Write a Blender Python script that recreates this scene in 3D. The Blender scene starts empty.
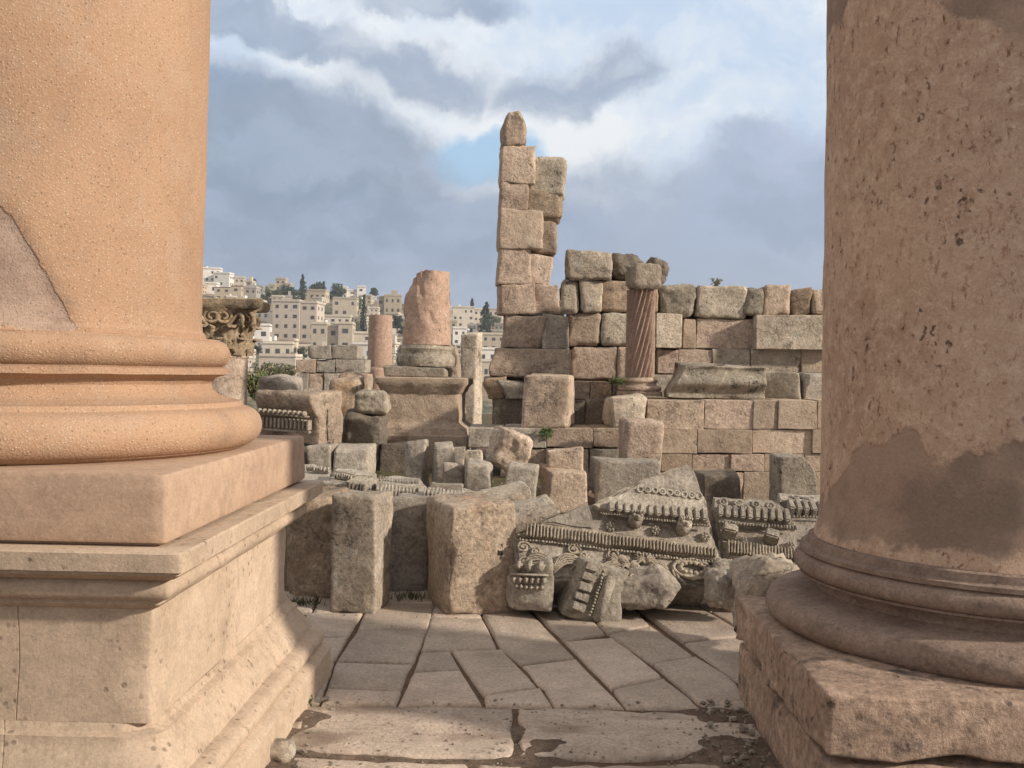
import bpy, bmesh, math, random
from mathutils import Vector, Matrix, noise

sc = bpy.context.scene
COL = sc.collection
V = Vector
rad = math.radians

# ------------------------------------------------------------------ camera
F = 1000.0
EXPO = 0.2
CAM = V((0, 0, 1.6))
PITCH, ROLL = 0.0124, rad(1.0)
RC = Matrix.Rotation(math.pi / 2 - PITCH, 3, 'X') @ Matrix.Rotation(ROLL, 3, 'Z')
cd = bpy.data.cameras.new('camera')
cam = bpy.data.objects.new('camera', cd)
COL.objects.link(cam)
cam.location = CAM
cam.rotation_euler = RC.to_euler()
cd.sensor_width = 36
cd.lens = 36 * F / 1024
cd.clip_start = 0.05
cd.clip_end = 5000
sc.camera = cam


def ray(px, py):
    return RC @ V(((px - 512) / F, (384 - py) / F, -1))


def P(px, py, depth):
    r = ray(px, py)
    return CAM + r * (depth / r.y)


def PZ(px, py, z=0.0):
    r = ray(px, py)
    return CAM + r * ((z - CAM.z) / r.z)


# ------------------------------------------------------------------ helpers
def nz(p, f, s=0.0):
    return noise.noise(V((p[0] * f + s, p[1] * f - s * 0.7, p[2] * f + s * 1.3)))


def fbm(p, f, s=0.0, o=3):
    a, t = 1.0, 0.0
    for _ in range(o):
        t += a * nz(p, f, s)
        f *= 2.1
        a *= 0.5
        s += 11.3
    return t


def link(name, me, mat=None, parent=None, loc=None, mtx=None, sharp=None):
    o = bpy.data.objects.new(name, me)
    COL.objects.link(o)
    if mat is not None and len(me.materials) == 0:
        for m in (mat if isinstance(mat, (list, tuple)) else [mat]):
            me.materials.append(m)
    if parent is not None:
        o.parent = parent
    if mtx is not None:
        o.matrix_basis = mtx
    elif loc is not None:
        o.location = loc
    return o


def finish(me, smooth=True, angle=None):
    if smooth:
        me.polygons.foreach_set('use_smooth', [True] * len(me.polygons))
        if angle:
            me.set_sharp_from_angle(angle=rad(angle))
    me.update()
    return me


def mesh_from(name, vs, fs, smooth=True, angle=None):
    me = bpy.data.meshes.new(name)
    me.from_pydata([tuple(v) for v in vs], [], fs)
    return finish(me, smooth, angle)


ERODE = [0.0]


def mesh_bm(name, bm, smooth=True, angle=None):
    me = bpy.data.meshes.new(name)
    if ERODE[0]:
        for v in bm.verts:
            p = v.co.copy()
            v.co += V((nz(p, 17, 1), nz(p, 17, 5), nz(p, 17, 9))) * ERODE[0] + V((nz(p, 45, 2), nz(p, 45, 6), nz(p, 45, 3))) * ERODE[0] * 0.5
            v.co.y += ERODE[0] * 1.6 * max(0.0, nz(p, 6, 30) - 0.05) * 2
    bmesh.ops.recalc_face_normals(bm, faces=bm.faces)
    bm.to_mesh(me)
    bm.free()
    return finish(me, smooth, angle)


def tag(o, label, cat, group=None, kind='thing'):
    o['label'] = label
    o['category'] = cat
    o['kind'] = kind
    if group:
        o['group'] = group
    return o


def thing(name, label, cat, loc=(0, 0, 0), mtx=None, group=None):
    o = bpy.data.objects.new(name, None)
    o.empty_display_size = 0.2
    COL.objects.link(o)
    if mtx is not None:
        o.matrix_basis = mtx
    else:
        o.location = loc
    return tag(o, label, cat, group)


SEED = [1]


def axis_pts(h, r, res):
    r = min(r, h * 0.6)
    inner = h - r
    n = max(1, min(26, int(round(2 * inner / res))))
    e = min(0.7 * r, inner * 0.2)
    L = [-h, -h + 0.4 * r, -inner] + [-inner + e + 2 * (inner - e) * i / n for i in range(n + 1)] + [inner, h - 0.4 * r, h]
    return L


def stone_mesh(w, d, h, r=0.02, res=0.05, amp=0.010, freq=3.0, chip=0.05, jit=0.03, seed=None, fn=None, name='stone', pock=0.0, cw=0.055, facet=0.0):
    """A weathered block: rounded box with chipped edges; origin at the middle of its base."""
    if seed is None:
        SEED[0] += 1
        seed = SEED[0]
    rnd = random.Random(seed * 7 + 3)
    H = V((w / 2, d / 2, h / 2))
    r = min(r, min(w, d, h) * 0.3)
    A = [axis_pts(H[a], r, max(res, 2 * H[a] / 26)) for a in range(3)]
    N = [len(a) - 1 for a in A]
    J = {}
    for c in [(i, j, k) for i in (0, 1) for j in (0, 1) for k in (0, 1)]:
        s = jit * (2.2 if rnd.random() < 0.25 else 1)
        J[c] = V((rnd.uniform(-1, 1), rnd.uniform(-1, 1), rnd.uniform(-1, 1) * (0.4 if c[2] == 0 else 1))) * s
    idx, vs, fs = {}, [], []
    so = seed * 3.17

    def vert(i, j, k):
        key = (i, j, k)
        if key in idx:
            return idx[key]
        p = V((A[0][i], A[1][j], A[2][k]))
        q = V([max(-(H[a] - r), min(H[a] - r, p[a])) for a in range(3)])
        dd = p - q
        if dd.length > 1e-9:
            n = dd.normalized()
            p2 = q + n * r
        else:
            n, p2 = V((0, 0, 0)), p
        dist = sorted(H[a] - abs(p[a]) for a in range(3))
        ef = max(0.0, 1 - dist[1] / cw)
        p3 = p2 + n * (fbm(p2, freq, so) * amp + nz(p2, freq * 5, so) * amp * 0.35)
        if pock:
            p3 -= n * pock * max(0.0, nz(p2, 9.0, so) - 0.15)
        cdir = V([p2[a] / H[a] for a in range(3)]).normalized()
        if chip:
            p3 -= cdir * chip * ef * (max(0.0, nz(p2, 3.1, so + 5) - 0.06) + 0.5 * max(0.0, nz(p2, 11.0, so + 8) - 0.05))
        if facet:
            fz = noise.voronoi(V((p2.x * 3.2 + so, p2.y * 3.2, p2.z * 5.0)))[0]
            ew = max(0.0, 1 - dist[1] / 0.20)
            p3 -= cdir * facet * ew * (fz[0] - 0.15)
        u = [(p[a] / H[a] + 1) / 2 for a in range(3)]
        off = V((0, 0, 0))
        for c, jv in J.items():
            wt = 1.0
            for a in range(3):
                wt *= u[a] if c[a] else 1 - u[a]
            off += jv * wt
        p3 += off
        p3.z += H.z
        if fn:
            p3 = fn(p3, H)
        idx[key] = len(vs)
        vs.append(p3)
        return idx[key]

    for a in range(3):
        b, c = (a + 1) % 3, (a + 2) % 3
        for side in (0, N[a]):
            for i in range(N[b]):
                for j in range(N[c]):
                    q = []
                    for (di, dj) in ((0, 0), (1, 0), (1, 1), (0, 1)):
                        k = [0, 0, 0]
                        k[a], k[b], k[c] = side, i + di, j + dj
                        q.append(vert(*k))
                    if side == 0:
                        q.reverse()
                    fs.append(q)
    return mesh_from(name, vs, fs, True)


def blk_pose(x0, y0, x1, y1, depth, t, yaw=0.0, sink=None):
    w = (x1 - x0) / F * depth
    h = (y1 - y0) / F * depth
    p = P((x0 + x1) / 2, y1, depth)
    if sink is not None:
        h += p.z - sink
        p.z = sink
    return w, h, p + V((0, t / 2, 0))


def block(name, label, cat, x0, y0, x1, y1, depth, t, mat, yaw=0, pitch=0, roll=0, sink=None, group=None, **kw):
    """Loose stone as a thing of its own; front face spans the given outline at the given distance."""
    w, h, p = blk_pose(x0, y0, x1, y1, depth, t, yaw, sink)
    me = stone_mesh(w, t, h, name=name, **kw)
    o = link(name, me, mat, loc=p)
    o.rotation_euler = (rad(pitch), rad(roll), rad(yaw))
    if label:
        tag(o, label, cat, group)
    return o


def part_block(parent, name, x0, y0, x1, y1, depth, t, mat, yaw=0, label=None, roll=0, **kw):
    w, h, p = blk_pose(x0, y0, x1, y1, depth, t)
    o = link(name, stone_mesh(w, t, h, name=name, **kw), mat, parent, loc=p - parent.location)
    o.rotation_euler = (0, rad(roll), rad(yaw))
    if label:
        o['label'] = label
    return o


# ------------------------------------------------------------------ materials
def new_mat(name):
    m = bpy.data.materials.new(name)
    m.use_nodes = True
    nt = m.node_tree
    for n in list(nt.nodes):
        nt.nodes.remove(n)
    out = nt.nodes.new('ShaderNodeOutputMaterial')
    b = nt.nodes.new('ShaderNodeBsdfPrincipled')
    nt.links.new(b.outputs[0], out.inputs[0])
    b.inputs['Roughness'].default_value = 0.9
    b.inputs['Specular IOR Level'].default_value = 0.25
    return m, nt, b


class NT:
    def __init__(s, nt):
        s.nt = nt

    def n(s, typ, **kw):
        x = s.nt.nodes.new(typ)
        for k, v in kw.items():
            setattr(x, k, v)
        return x

    def l(s, a, b):
        s.nt.links.new(a, b)

    def setin(s, sock, v):
        if hasattr(v, 'is_linked') or hasattr(v, 'links'):
            s.l(v, sock)
        else:
            sock.default_value = v

    def math(s, op, a, b=0.0, clamp=False):
        x = s.n('ShaderNodeMath', operation=op, use_clamp=clamp)
        s.setin(x.inputs[0], a)
        s.setin(x.inputs[1], b)
        return x.outputs[0]

    def vmath(s, op, a, b=None):
        x = s.n('ShaderNodeVectorMath', operation=op)
        s.setin(x.inputs[0], a)
        if b is not None:
            s.setin(x.inputs[1], b)
        return x

    def noise(s, vec, scale, detail=5, rough=0.6):
        x = s.n('ShaderNodeTexNoise')
        s.l(vec, x.inputs['Vector'])
        x.inputs['Scale'].default_value = scale
        x.inputs['Detail'].default_value = detail
        x.inputs['Roughness'].default_value = rough
        return x.outputs['Fac']

    def vor(s, vec, scale, feature='F1'):
        x = s.n('ShaderNodeTexVoronoi', feature=feature)
        s.l(vec, x.inputs['Vector'])
        x.inputs['Scale'].default_value = scale
        return x

    def ramp(s, v, lo, hi, a=0.0, b=1.0, smooth=True):
        x = s.n('ShaderNodeMapRange', interpolation_type='SMOOTHSTEP' if smooth else 'LINEAR')
        s.setin(x.inputs['Value'], v)
        for k, q in (('From Min', lo), ('From Max', hi), ('To Min', a), ('To Max', b)):
            x.inputs[k].default_value = q
        return x.outputs[0]

    def mix(s, fac, a, b, mode='MIX'):
        x = s.n('ShaderNodeMix', data_type='RGBA', blend_type=mode)
        s.setin(x.inputs[0], fac)
        for sock, v in ((x.inputs[6], a), (x.inputs[7], b)):
            if isinstance(v, (tuple, list)):
                sock.default_value = (*v[:3], 1)
            else:
                s.l(v, sock)
        return x.outputs[2]

    def bump(s, h, strength, dist):
        x = s.n('ShaderNodeBump')
        x.inputs['Strength'].default_value = strength
        x.inputs['Distance'].default_value = dist
        s.l(h, x.inputs['Height'])
        return x.outputs[0]


def stone_mat(name, c1, c2, c3=(0.10, 0.09, 0.08), stain=0.6, scale=1.6, fine=38.0, bump=0.5, pits=0.5, pit_scale=22.0,
              rand=0.22, streak=None, lite_amt=0.65, contrast=1.0, cracks=0.6, rough=0.92, bdist=0.012):
    m, nt, b = new_mat(name)
    g = NT(nt)
    tc = g.n('ShaderNodeTexCoord').outputs['Object']
    rnd = g.n('ShaderNodeObjectInfo').outputs['Random']
    cx = g.n('ShaderNodeCombineXYZ')
    g.l(g.math('MULTIPLY', rnd, 37.0), cx.inputs[0])
    g.l(g.math('MULTIPLY', rnd, 71.0), cx.inputs[1])
    g.l(g.math('MULTIPLY', rnd, 13.0), cx.inputs[2])
    vec = g.vmath('ADD', tc, cx.outputs[0]).outputs[0]
    pos = g.n('ShaderNodeNewGeometry').outputs['Position']
    n1 = g.noise(vec, scale, 9, 0.68)
    n2 = g.noise(vec, scale * 2.3, 9, 0.72)
    n3 = g.noise(vec, fine, 5, 0.75)
    n4 = g.noise(vec, scale * 8, 8, 0.75)
    nw = g.noise(pos, 0.9, 9, 0.7)
    col = g.mix(g.ramp(n1, 0.38, 0.62), c1, c2)
    # staining that runs across neighbouring stones
    col = g.mix(g.ramp(nw, 0.50, 0.66, 0, 0.55), col, c2)
    if streak:
        col = g.mix(g.ramp(g.noise(vec, scale * 1.3, 8, 0.65), 0.56, 0.70, 0, 0.55), col, streak)
    lite = tuple(min(0.66, c * 1.22 + 0.03) for c in c1)
    col = g.mix(g.ramp(g.noise(vec, scale * 3.7, 9, 0.75), 0.53, 0.66, 0, lite_amt), col, lite)
    col = g.mix(g.ramp(n2, 0.55, 0.66, 0, stain), col, c3)
    col = g.mix(g.math('MULTIPLY', g.ramp(n4, 0.56, 0.66, 0, 0.7), g.ramp(n2, 0.45, 0.58)), col, c3)
    v4 = g.ramp(n4, 0.34, 0.66, 1 - 0.42 * contrast, 1 + 0.34 * contrast, False)
    v3 = g.ramp(n3, 0.30, 0.70, 1 - 0.36 * contrast, 1 + 0.34 * contrast, False)
    vv = g.math('MULTIPLY', v3, v4)
    vr = g.ramp(rnd, 0, 1, 1 - rand, 1 + rand * 0.7, False)
    vv = g.math('MULTIPLY', vv, vr)
    vo = g.vor(vec, pit_scale)
    pm = g.math('MULTIPLY', g.ramp(vo.outputs['Distance'], 0.14, 0.30, 1, 0), g.ramp(n2, 0.46, 0.6, 0, 1))
    vv = g.math('MULTIPLY', vv, g.ramp(pm, 0, 1, 1, 1 - 0.55 * pits, False))
    nx = g.n('ShaderNodeTexNoise')
    g.l(vec, nx.inputs['Vector'])
    nx.inputs['Scale'].default_value = 6
    nx.inputs['Detail'].default_value = 5
    sx_ = g.n('ShaderNodeVectorMath', operation='SCALE')
    g.l(nx.outputs['Color'], sx_.inputs[0])
    sx_.inputs['Scale'].default_value = 0.22
    ve = g.vor(g.vmath('ADD', vec, sx_.outputs[0]).outputs[0], scale * 1.9, 'DISTANCE_TO_EDGE')
    crk = g.math('MULTIPLY', g.ramp(ve.outputs['Distance'], 0.004, 0.022, 1, 0), g.ramp(n1, 0.53, 0.61))
    vv = g.math('MULTIPLY', vv, g.ramp(crk, 0, 1, 1, 1 - 0.62 * cracks, False))
    cc = g.n('ShaderNodeCombineXYZ')
    for i in range(3):
        g.l(vv, cc.inputs[i])
    col = g.mix(1.0, col, cc.outputs[0], 'MULTIPLY')
    g.l(col, b.inputs['Base Color'])
    h = g.math('ADD', g.math('MULTIPLY', n3, 0.55), g.math('MULTIPLY', n4, 1.5))
    h = g.math('SUBTRACT', h, g.math('MULTIPLY', pm, 0.7 * pits))
    h = g.math('SUBTRACT', h, g.math('MULTIPLY', crk, 0.8 * cracks))
    g.l(g.bump(h, min(1.0, bump * 1.5), bdist * 2.4), b.inputs['Normal'])
    b.inputs['Roughness'].default_value = rough
    return m


M_WARM = stone_mat('warm_limestone', (0.55, 0.44, 0.345), (0.415, 0.32, 0.25), (0.14, 0.115, 0.095), stain=0.6, streak=(0.46, 0.31, 0.20))
M_PALE = stone_mat('pale_limestone', (0.64, 0.55, 0.445), (0.46, 0.385, 0.31), (0.13, 0.115, 0.10), stain=0.7)
M_GREY = stone_mat('grey_limestone', (0.46, 0.41, 0.35), (0.36, 0.315, 0.265), (0.17, 0.15, 0.13), stain=0.5)
M_PINK = stone_mat('pink_limestone', (0.56, 0.44, 0.355), (0.45, 0.345, 0.275), (0.24, 0.19, 0.16), stain=0.5)
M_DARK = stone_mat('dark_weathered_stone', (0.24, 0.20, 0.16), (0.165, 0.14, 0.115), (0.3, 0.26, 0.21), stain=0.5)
M_LICH = stone_mat('lichen_limestone', (0.52, 0.455, 0.365), (0.32, 0.28, 0.225), (0.075, 0.068, 0.06), stain=0.88, pits=0.9)
M_RUST = stone_mat('rust_stained_stone', (0.46, 0.36, 0.27), (0.34, 0.26, 0.19), (0.13, 0.10, 0.08), stain=0.7, streak=(0.40, 0.23, 0.13))
M_CARV = stone_mat('carved_grey_stone', (0.49, 0.445, 0.38), (0.38, 0.34, 0.285), (0.17, 0.155, 0.135), stain=0.5, fine=60, cracks=0.2)
M_SHELL = stone_mat('buff_ashlar', (0.54, 0.425, 0.325), (0.46, 0.355, 0.265), (0.30, 0.23, 0.17), stain=0.5, scale=1.6, pits=0.9, pit_scale=24, fine=80, bump=0.16, rand=0.04, lite_amt=0.2, contrast=0.5, cracks=0.25)


def fleck_mat():
    """Orange-buff mortar full of pale and dark grit; an older stone core shows where the attribute 'patch' is high."""
    m, nt, b = new_mat('gritty_buff_mortar')
    g = NT(nt)
    tc = g.n('ShaderNodeTexCoord').outputs['Object']
    n1 = g.noise(tc, 1.3, 6, 0.6)
    n2 = g.noise(tc, 5.0, 6, 0.65)
    n3 = g.noise(tc, 120, 3, 0.6)
    col = g.mix(g.ramp(n1, 0.35, 0.65), (0.45, 0.295, 0.195), (0.385, 0.245, 0.16))
    col = g.mix(g.ramp(n2, 0.48, 0.66, 0, 0.75), col, (0.42, 0.295, 0.21))
    col = g.mix(g.ramp(g.noise(tc, 2.7, 9, 0.7), 0.54, 0.66, 0, 0.75), col, (0.34, 0.235, 0.17))
    vo = g.vor(tc, 105)
    sel = g.n('ShaderNodeSeparateColor')
    g.l(vo.outputs['Color'], sel.inputs[0])
    fl = g.math('MULTIPLY', g.ramp(vo.outputs['Distance'], 0.28, 0.42, 1, 0), g.ramp(sel.outputs[0], 0.68, 0.72, 0, 1))
    dk = g.math('MULTIPLY', g.ramp(vo.outputs['Distance'], 0.25, 0.40, 1, 0), g.ramp(sel.outputs[1], 0.86, 0.90, 0, 1))
    col = g.mix(g.math('MULTIPLY', fl, 0.6), col, (0.60, 0.48, 0.37))
    col = g.mix(g.math('MULTIPLY', dk, 0.6), col, (0.22, 0.14, 0.09))
    at = g.n('ShaderNodeAttribute', attribute_name='patch').outputs['Fac']
    pa = g.ramp(g.math('ADD', at, g.ramp(g.noise(tc, 14, 4, 0.6), 0, 1, -0.12, 0.12, False)), 0.47, 0.53)
    old = g.mix(g.ramp(g.noise(tc, 6, 7, 0.7), 0.38, 0.62), (0.40, 0.30, 0.24), (0.30, 0.215, 0.17))
    col = g.mix(pa, col, old)
    v = g.ramp(n3, 0.25, 0.75, 0.82, 1.16, False)
    cc = g.n('ShaderNodeCombineXYZ')
    for i in range(3):
        g.l(v, cc.inputs[i])
    col = g.mix(1.0, col, cc.outputs[0], 'MULTIPLY')
    g.l(col, b.inputs['Base Color'])
    h = g.math('ADD', g.math('MULTIPLY', fl, 0.5), g.math('MULTIPLY', n3, 0.7))
    h = g.math('SUBTRACT', h, g.math('MULTIPLY', dk, 0.8))
    h = g.math('SUBTRACT', g.math('ADD', h, g.math('MULTIPLY', n2, 0.8)), g.math('MULTIPLY', pa, 0.8))
    g.l(g.bump(h, 0.55, 0.010), b.inputs['Normal'])
    return m


def mottled_mat():
    """Pitted pink-brown stone, with smooth brown repair mortar where the attribute 'patch' is high."""
    m, nt, b = new_mat('pitted_pink_stone')
    g = NT(nt)
    tc = g.n('ShaderNodeTexCoord').outputs['Object']
    n1 = g.noise(tc, 2.2, 8, 0.68)
    n2 = g.noise(tc, 15.0, 9, 0.75)
    n3 = g.noise(tc, 75, 5, 0.75)
    st = g.n('ShaderNodeMapping')
    st.inputs['Scale'].default_value = (1, 1, 0.55)
    g.l(tc, st.inputs[0])
    n5 = g.noise(st.outputs[0], 34, 6, 0.75)
    wx = g.n('ShaderNodeTexNoise')
    g.l(tc, wx.inputs['Vector'])
    wx.inputs['Scale'].default_value = 28
    wsc = g.n('ShaderNodeVectorMath', operation='SCALE')
    g.l(wx.outputs['Color'], wsc.inputs[0])
    wsc.inputs['Scale'].default_value = 0.07
    col = g.mix(g.ramp(n1, 0.36, 0.64), (0.54, 0.39, 0.29), (0.44, 0.305, 0.225))
    col = g.mix(g.ramp(n2, 0.44, 0.66, 0, 0.8), col, (0.64, 0.50, 0.385))
    col = g.mix(g.ramp(n5, 0.54, 0.64, 0, 0.8), col, (0.33, 0.19, 0.13))
    pit = g.math('MULTIPLY', g.ramp(n5, 0.61, 0.67), g.ramp(n1, 0.42, 0.58, 0.15, 1))
    big = g.math('MULTIPLY', g.ramp(g.vor(g.vmath('ADD', st.outputs[0], wsc.outputs[0]).outputs[0], 22).outputs['Distance'], 0.12, 0.30, 1, 0), g.ramp(g.noise(tc, 3.2, 5, 0.6), 0.5, 0.6))
    pit = g.math('MAXIMUM', pit, big)
    col = g.mix(g.math('MULTIPLY', pit, 0.9), col, (0.10, 0.07, 0.055))
    at = g.n('ShaderNodeAttribute', attribute_name='patch').outputs['Fac']
    pa = g.ramp(g.math('ADD', at, g.ramp(g.noise(tc, 7, 5, 0.6), 0, 1, -0.45, 0.45, False)), 0.42, 0.58)
    mort = g.mix(g.ramp(g.noise(tc, 3.4, 6, 0.6), 0.38, 0.62), (0.36, 0.265, 0.205), (0.255, 0.19, 0.15))
    col = g.mix(pa, col, mort)
    v = g.ramp(n3, 0.25, 0.75, 0.8, 1.2, False)
    cc = g.n('ShaderNodeCombineXYZ')
    for i in range(3):
        g.l(v, cc.inputs[i])
    col = g.mix(1.0, col, cc.outputs[0], 'MULTIPLY')
    g.l(col, b.inputs['Base Color'])
    inv = g.ramp(pa, 0, 1, 1, 0.25, False)
    h = g.math('ADD', g.math('MULTIPLY', n3, 0.35), g.math('MULTIPLY', g.math('MULTIPLY', n5, 1.3), inv))
    h = g.math('SUBTRACT', h, g.math('MULTIPLY', g.math('MULTIPLY', pit, 1.0), inv))
    h = g.math('SUBTRACT', h, g.math('MULTIPLY', pa, 0.15))
    g.l(g.bump(h, 0.6, 0.016), b.inputs['Normal'])
    return m


M_DARK2 = stone_mat('brown_grey_stone', (0.34, 0.285, 0.225), (0.23, 0.195, 0.155), (0.09, 0.08, 0.07), stain=0.7)
M_FLECK = fleck_mat()
M_MOTT = mottled_mat()
M_DRESS = stone_mat('dressed_buff_stone', (0.57, 0.455, 0.355), (0.47, 0.365, 0.28), (0.22, 0.18, 0.145), stain=0.55, contrast=0.6, cracks=0.3, lite_amt=0.5)
M_SPIRAL = stone_mat('reddish_fluted_stone', (0.54, 0.39, 0.315), (0.44, 0.31, 0.245), (0.25, 0.19, 0.16), stain=0.35, contrast=0.5, cracks=0.0)
M_REPAIR = stone_mat('smooth_buff_plinth_stone', (0.47, 0.335, 0.245), (0.42, 0.295, 0.215), (0.36, 0.25, 0.17), stain=0.4, scale=2.0, fine=90, pits=0.2, pit_scale=40, bump=0.16, rand=0.02, bdist=0.006, lite_amt=0.2, contrast=0.45, cracks=0.0)
M_TORUS = stone_mat('brown_repair_stone', (0.34, 0.255, 0.205), (0.25, 0.185, 0.15), (0.20, 0.145, 0.11), stain=0.5, scale=2.0, fine=70, pits=0.5, bump=0.3, rand=0.02, lite_amt=0.3, contrast=0.75, cracks=0.5)
M_RPED = stone_mat('pink_broken_pedestal_stone', (0.49, 0.36, 0.275), (0.37, 0.265, 0.205), (0.15, 0.125, 0.11), stain=0.85, scale=1.7, pits=0.9, pit_scale=16, rand=0.05, bump=0.5, cracks=1.4, fine=26)


def paving_mat(name, dirt):
    m, nt, b = new_mat(name)
    g = NT(nt)
    tc = g.n('ShaderNodeTexCoord').outputs['Object']
    n1 = g.noise(tc, 1.4, 7, 0.6)
    n2 = g.noise(tc, 4.2, 8, 0.7)
    n3 = g.noise(tc, 55, 5, 0.7)
    at = g.n('ShaderNodeAttribute', attribute_name='tone').outputs['Fac']
    col = g.mix(g.ramp(n1, 0.36, 0.64), (0.54, 0.45, 0.375), (0.45, 0.37, 0.305))
    col = g.mix(g.ramp(n2, 0.54, 0.72, 0, 0.55), col, (0.50, 0.41, 0.32))
    col = g.mix(g.ramp(g.noise(tc, 7.5, 8, 0.7), 0.60, 0.72, 0, 0.6), col, (0.25, 0.19, 0.15))
    if dirt:
        st = g.n('ShaderNodeMapping')
        st.inputs['Scale'].default_value = (0.75, 1.5, 1)
        g.l(tc, st.inputs[0])
        dn = g.noise(st.outputs[0], 1.9, 7, 0.62)
        df = g.math('MULTIPLY', g.ramp(g.math('ADD', dn, g.ramp(n3, 0, 1, -0.05, 0.05, False)), 0.50, 0.66), 0.75)
        col = g.mix(df, col, g.mix(g.ramp(n3, 0.35, 0.65), (0.26, 0.19, 0.145), (0.19, 0.14, 0.105)))
    vp = g.vor(tc, 34)
    pit = g.math('MULTIPLY', g.ramp(vp.outputs['Distance'], 0.14, 0.28, 1, 0), g.ramp(n2, 0.46, 0.58))
    nx = g.n('ShaderNodeTexNoise')
    g.l(tc, nx.inputs['Vector'])
    nx.inputs['Scale'].default_value = 5
    nx.inputs['Detail'].default_value = 6
    sx_ = g.n('ShaderNodeVectorMath', operation='SCALE')
    g.l(nx.outputs['Color'], sx_.inputs[0])
    sx_.inputs['Scale'].default_value = 0.3
    ve = g.vor(g.vmath('ADD', tc, sx_.outputs[0]).outputs[0], 2.3, 'DISTANCE_TO_EDGE')
    crk = g.math('MULTIPLY', g.ramp(ve.outputs['Distance'], 0.002, 0.012, 1, 0), g.ramp(n1, 0.50, 0.56))
    pit = g.math('MAXIMUM', g.math('MULTIPLY', pit, 0.6), g.math('MULTIPLY', crk, 0.22))
    v = g.math('MULTIPLY', g.ramp(n3, 0.3, 0.7, 0.72, 1.26, False), at)
    v = g.math('MULTIPLY', v, g.ramp(n2, 0.35, 0.65, 0.84, 1.14, False))
    v = g.math('MULTIPLY', v, g.ramp(pit, 0, 1, 1, 0.62, False))
    cc = g.n('ShaderNodeCombineXYZ')
    for i in range(3):
        g.l(v, cc.inputs[i])
    col = g.mix(1.0, col, cc.outputs[0], 'MULTIPLY')
    g.l(col, b.inputs['Base Color'])
    h = g.math('SUBTRACT', g.math('ADD', g.math('MULTIPLY', n3, 0.7), g.math('MULTIPLY', n2, 2.4)), g.math('MULTIPLY', pit, 0.9))
    g.l(g.bump(h, 0.5, 0.016), b.inputs['Normal'])
    b.inputs['Roughness'].default_value = 0.8
    return m


M_PAVE = paving_mat('worn_paving_stone', False)
M_THRESH = paving_mat('muddy_threshold_stone', True)


def ground_mat():
    m, nt, b = new_mat('earth_and_scrub')
    g = NT(nt)
    geo = g.n('ShaderNodeNewGeometry').outputs['Position']
    n1 = g.noise(geo, 0.9, 7, 0.65)
    n2 = g.noise(geo, 14, 6, 0.7)
    far = g.noise(geo, 0.035, 6, 0.65)
    sep = g.n('ShaderNodeSeparateXYZ')
    g.l(geo, sep.inputs[0])
    isfar = g.ramp(sep.outputs[1], 30, 90)
    near = g.mix(g.ramp(n2, 0.35, 0.65), (0.17, 0.11, 0.075), (0.12, 0.08, 0.055))
    gr = g.math('MULTIPLY', g.ramp(n1, 0.44, 0.54), g.ramp(sep.outputs[1], 7.5, 9.0))
    near = g.mix(gr, near, g.mix(g.ramp(n2, 0.35, 0.65), (0.075, 0.075, 0.038), (0.13, 0.105, 0.06)))
    hill = g.mix(g.ramp(far, 0.42, 0.56), (0.24, 0.19, 0.135), (0.075, 0.085, 0.05))
    hill = g.mix(g.ramp(g.noise(geo, 0.2, 5, 0.7), 0.45, 0.6, 0, 0.6), hill, (0.33, 0.28, 0.21))
    g.l(g.mix(isfar, near, hill), b.inputs['Base Color'])
    g.l(g.bump(n2, 0.7, 0.04), b.inputs['Normal'])
    return m


M_GROUND = ground_mat()


def plain_mat(name, c, rough=0.8, var=0.12, scale=0.8, rand=0.0):
    m, nt, b = new_mat(name)
    g = NT(nt)
    tc = g.n('ShaderNodeTexCoord').outputs['Object']
    rnd = g.n('ShaderNodeObjectInfo').outputs['Random']
    n = g.noise(tc, scale, 6, 0.65)
    v = g.ramp(n, 0.3, 0.7, 1 - var, 1 + var, False)
    if rand:
        v = g.math('MULTIPLY', v, g.ramp(rnd, 0, 1, 1 - rand, 1 + rand, False))
    cc = g.n('ShaderNodeCombineXYZ')
    for i in range(3):
        g.l(v, cc.inputs[i])
    g.l(g.mix(1.0, c, cc.outputs[0], 'MULTIPLY'), b.inputs['Base Color'])
    b.inputs['Roughness'].default_value = rough
    return m


M_HOUSE = {
    'cream': plain_mat('cream_house_stone', (0.60, 0.545, 0.465), rand=0.12),
    'beige': plain_mat('beige_house_stone', (0.50, 0.44, 0.36), rand=0.15),
    'white': plain_mat('white_house_paint', (0.76, 0.73, 0.69), rand=0.06),
    'grey': plain_mat('grey_house_concrete', (0.38, 0.36, 0.335), rand=0.15),
    'pink': plain_mat('pinkish_house_render', (0.57, 0.50, 0.435), rand=0.1),
    'tan': plain_mat('tan_house_stone', (0.46, 0.39, 0.30), rand=0.12),
}
M_ROOF = plain_mat('flat_roof_screed', (0.36, 0.32, 0.27))
M_RROOF = plain_mat('dull_red_roof', (0.22, 0.12, 0.09))
M_WIN = plain_mat('dark_window_glass', (0.085, 0.08, 0.08), 0.25)
M_TANK = plain_mat('white_water_tank', (0.7, 0.7, 0.7), 0.5)
M_BARK = plain_mat('tree_bark', (0.10, 0.075, 0.05), scale=3)
M_LEAF_D = plain_mat('dark_foliage', (0.035, 0.05, 0.03), 0.7, 0.5, 0.9, rand=0.3)
M_LEAF_O = plain_mat('olive_foliage', (0.075, 0.09, 0.05), 0.7, 0.5, 0.9, rand=0.3)
M_LEAF_G = plain_mat('green_weed_leaf', (0.075, 0.11, 0.035), 0.6, 0.4, 9)
M_STALK = plain_mat('dry_weed_stalk', (0.30, 0.24, 0.14), 0.8, 0.3, 9)
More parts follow.
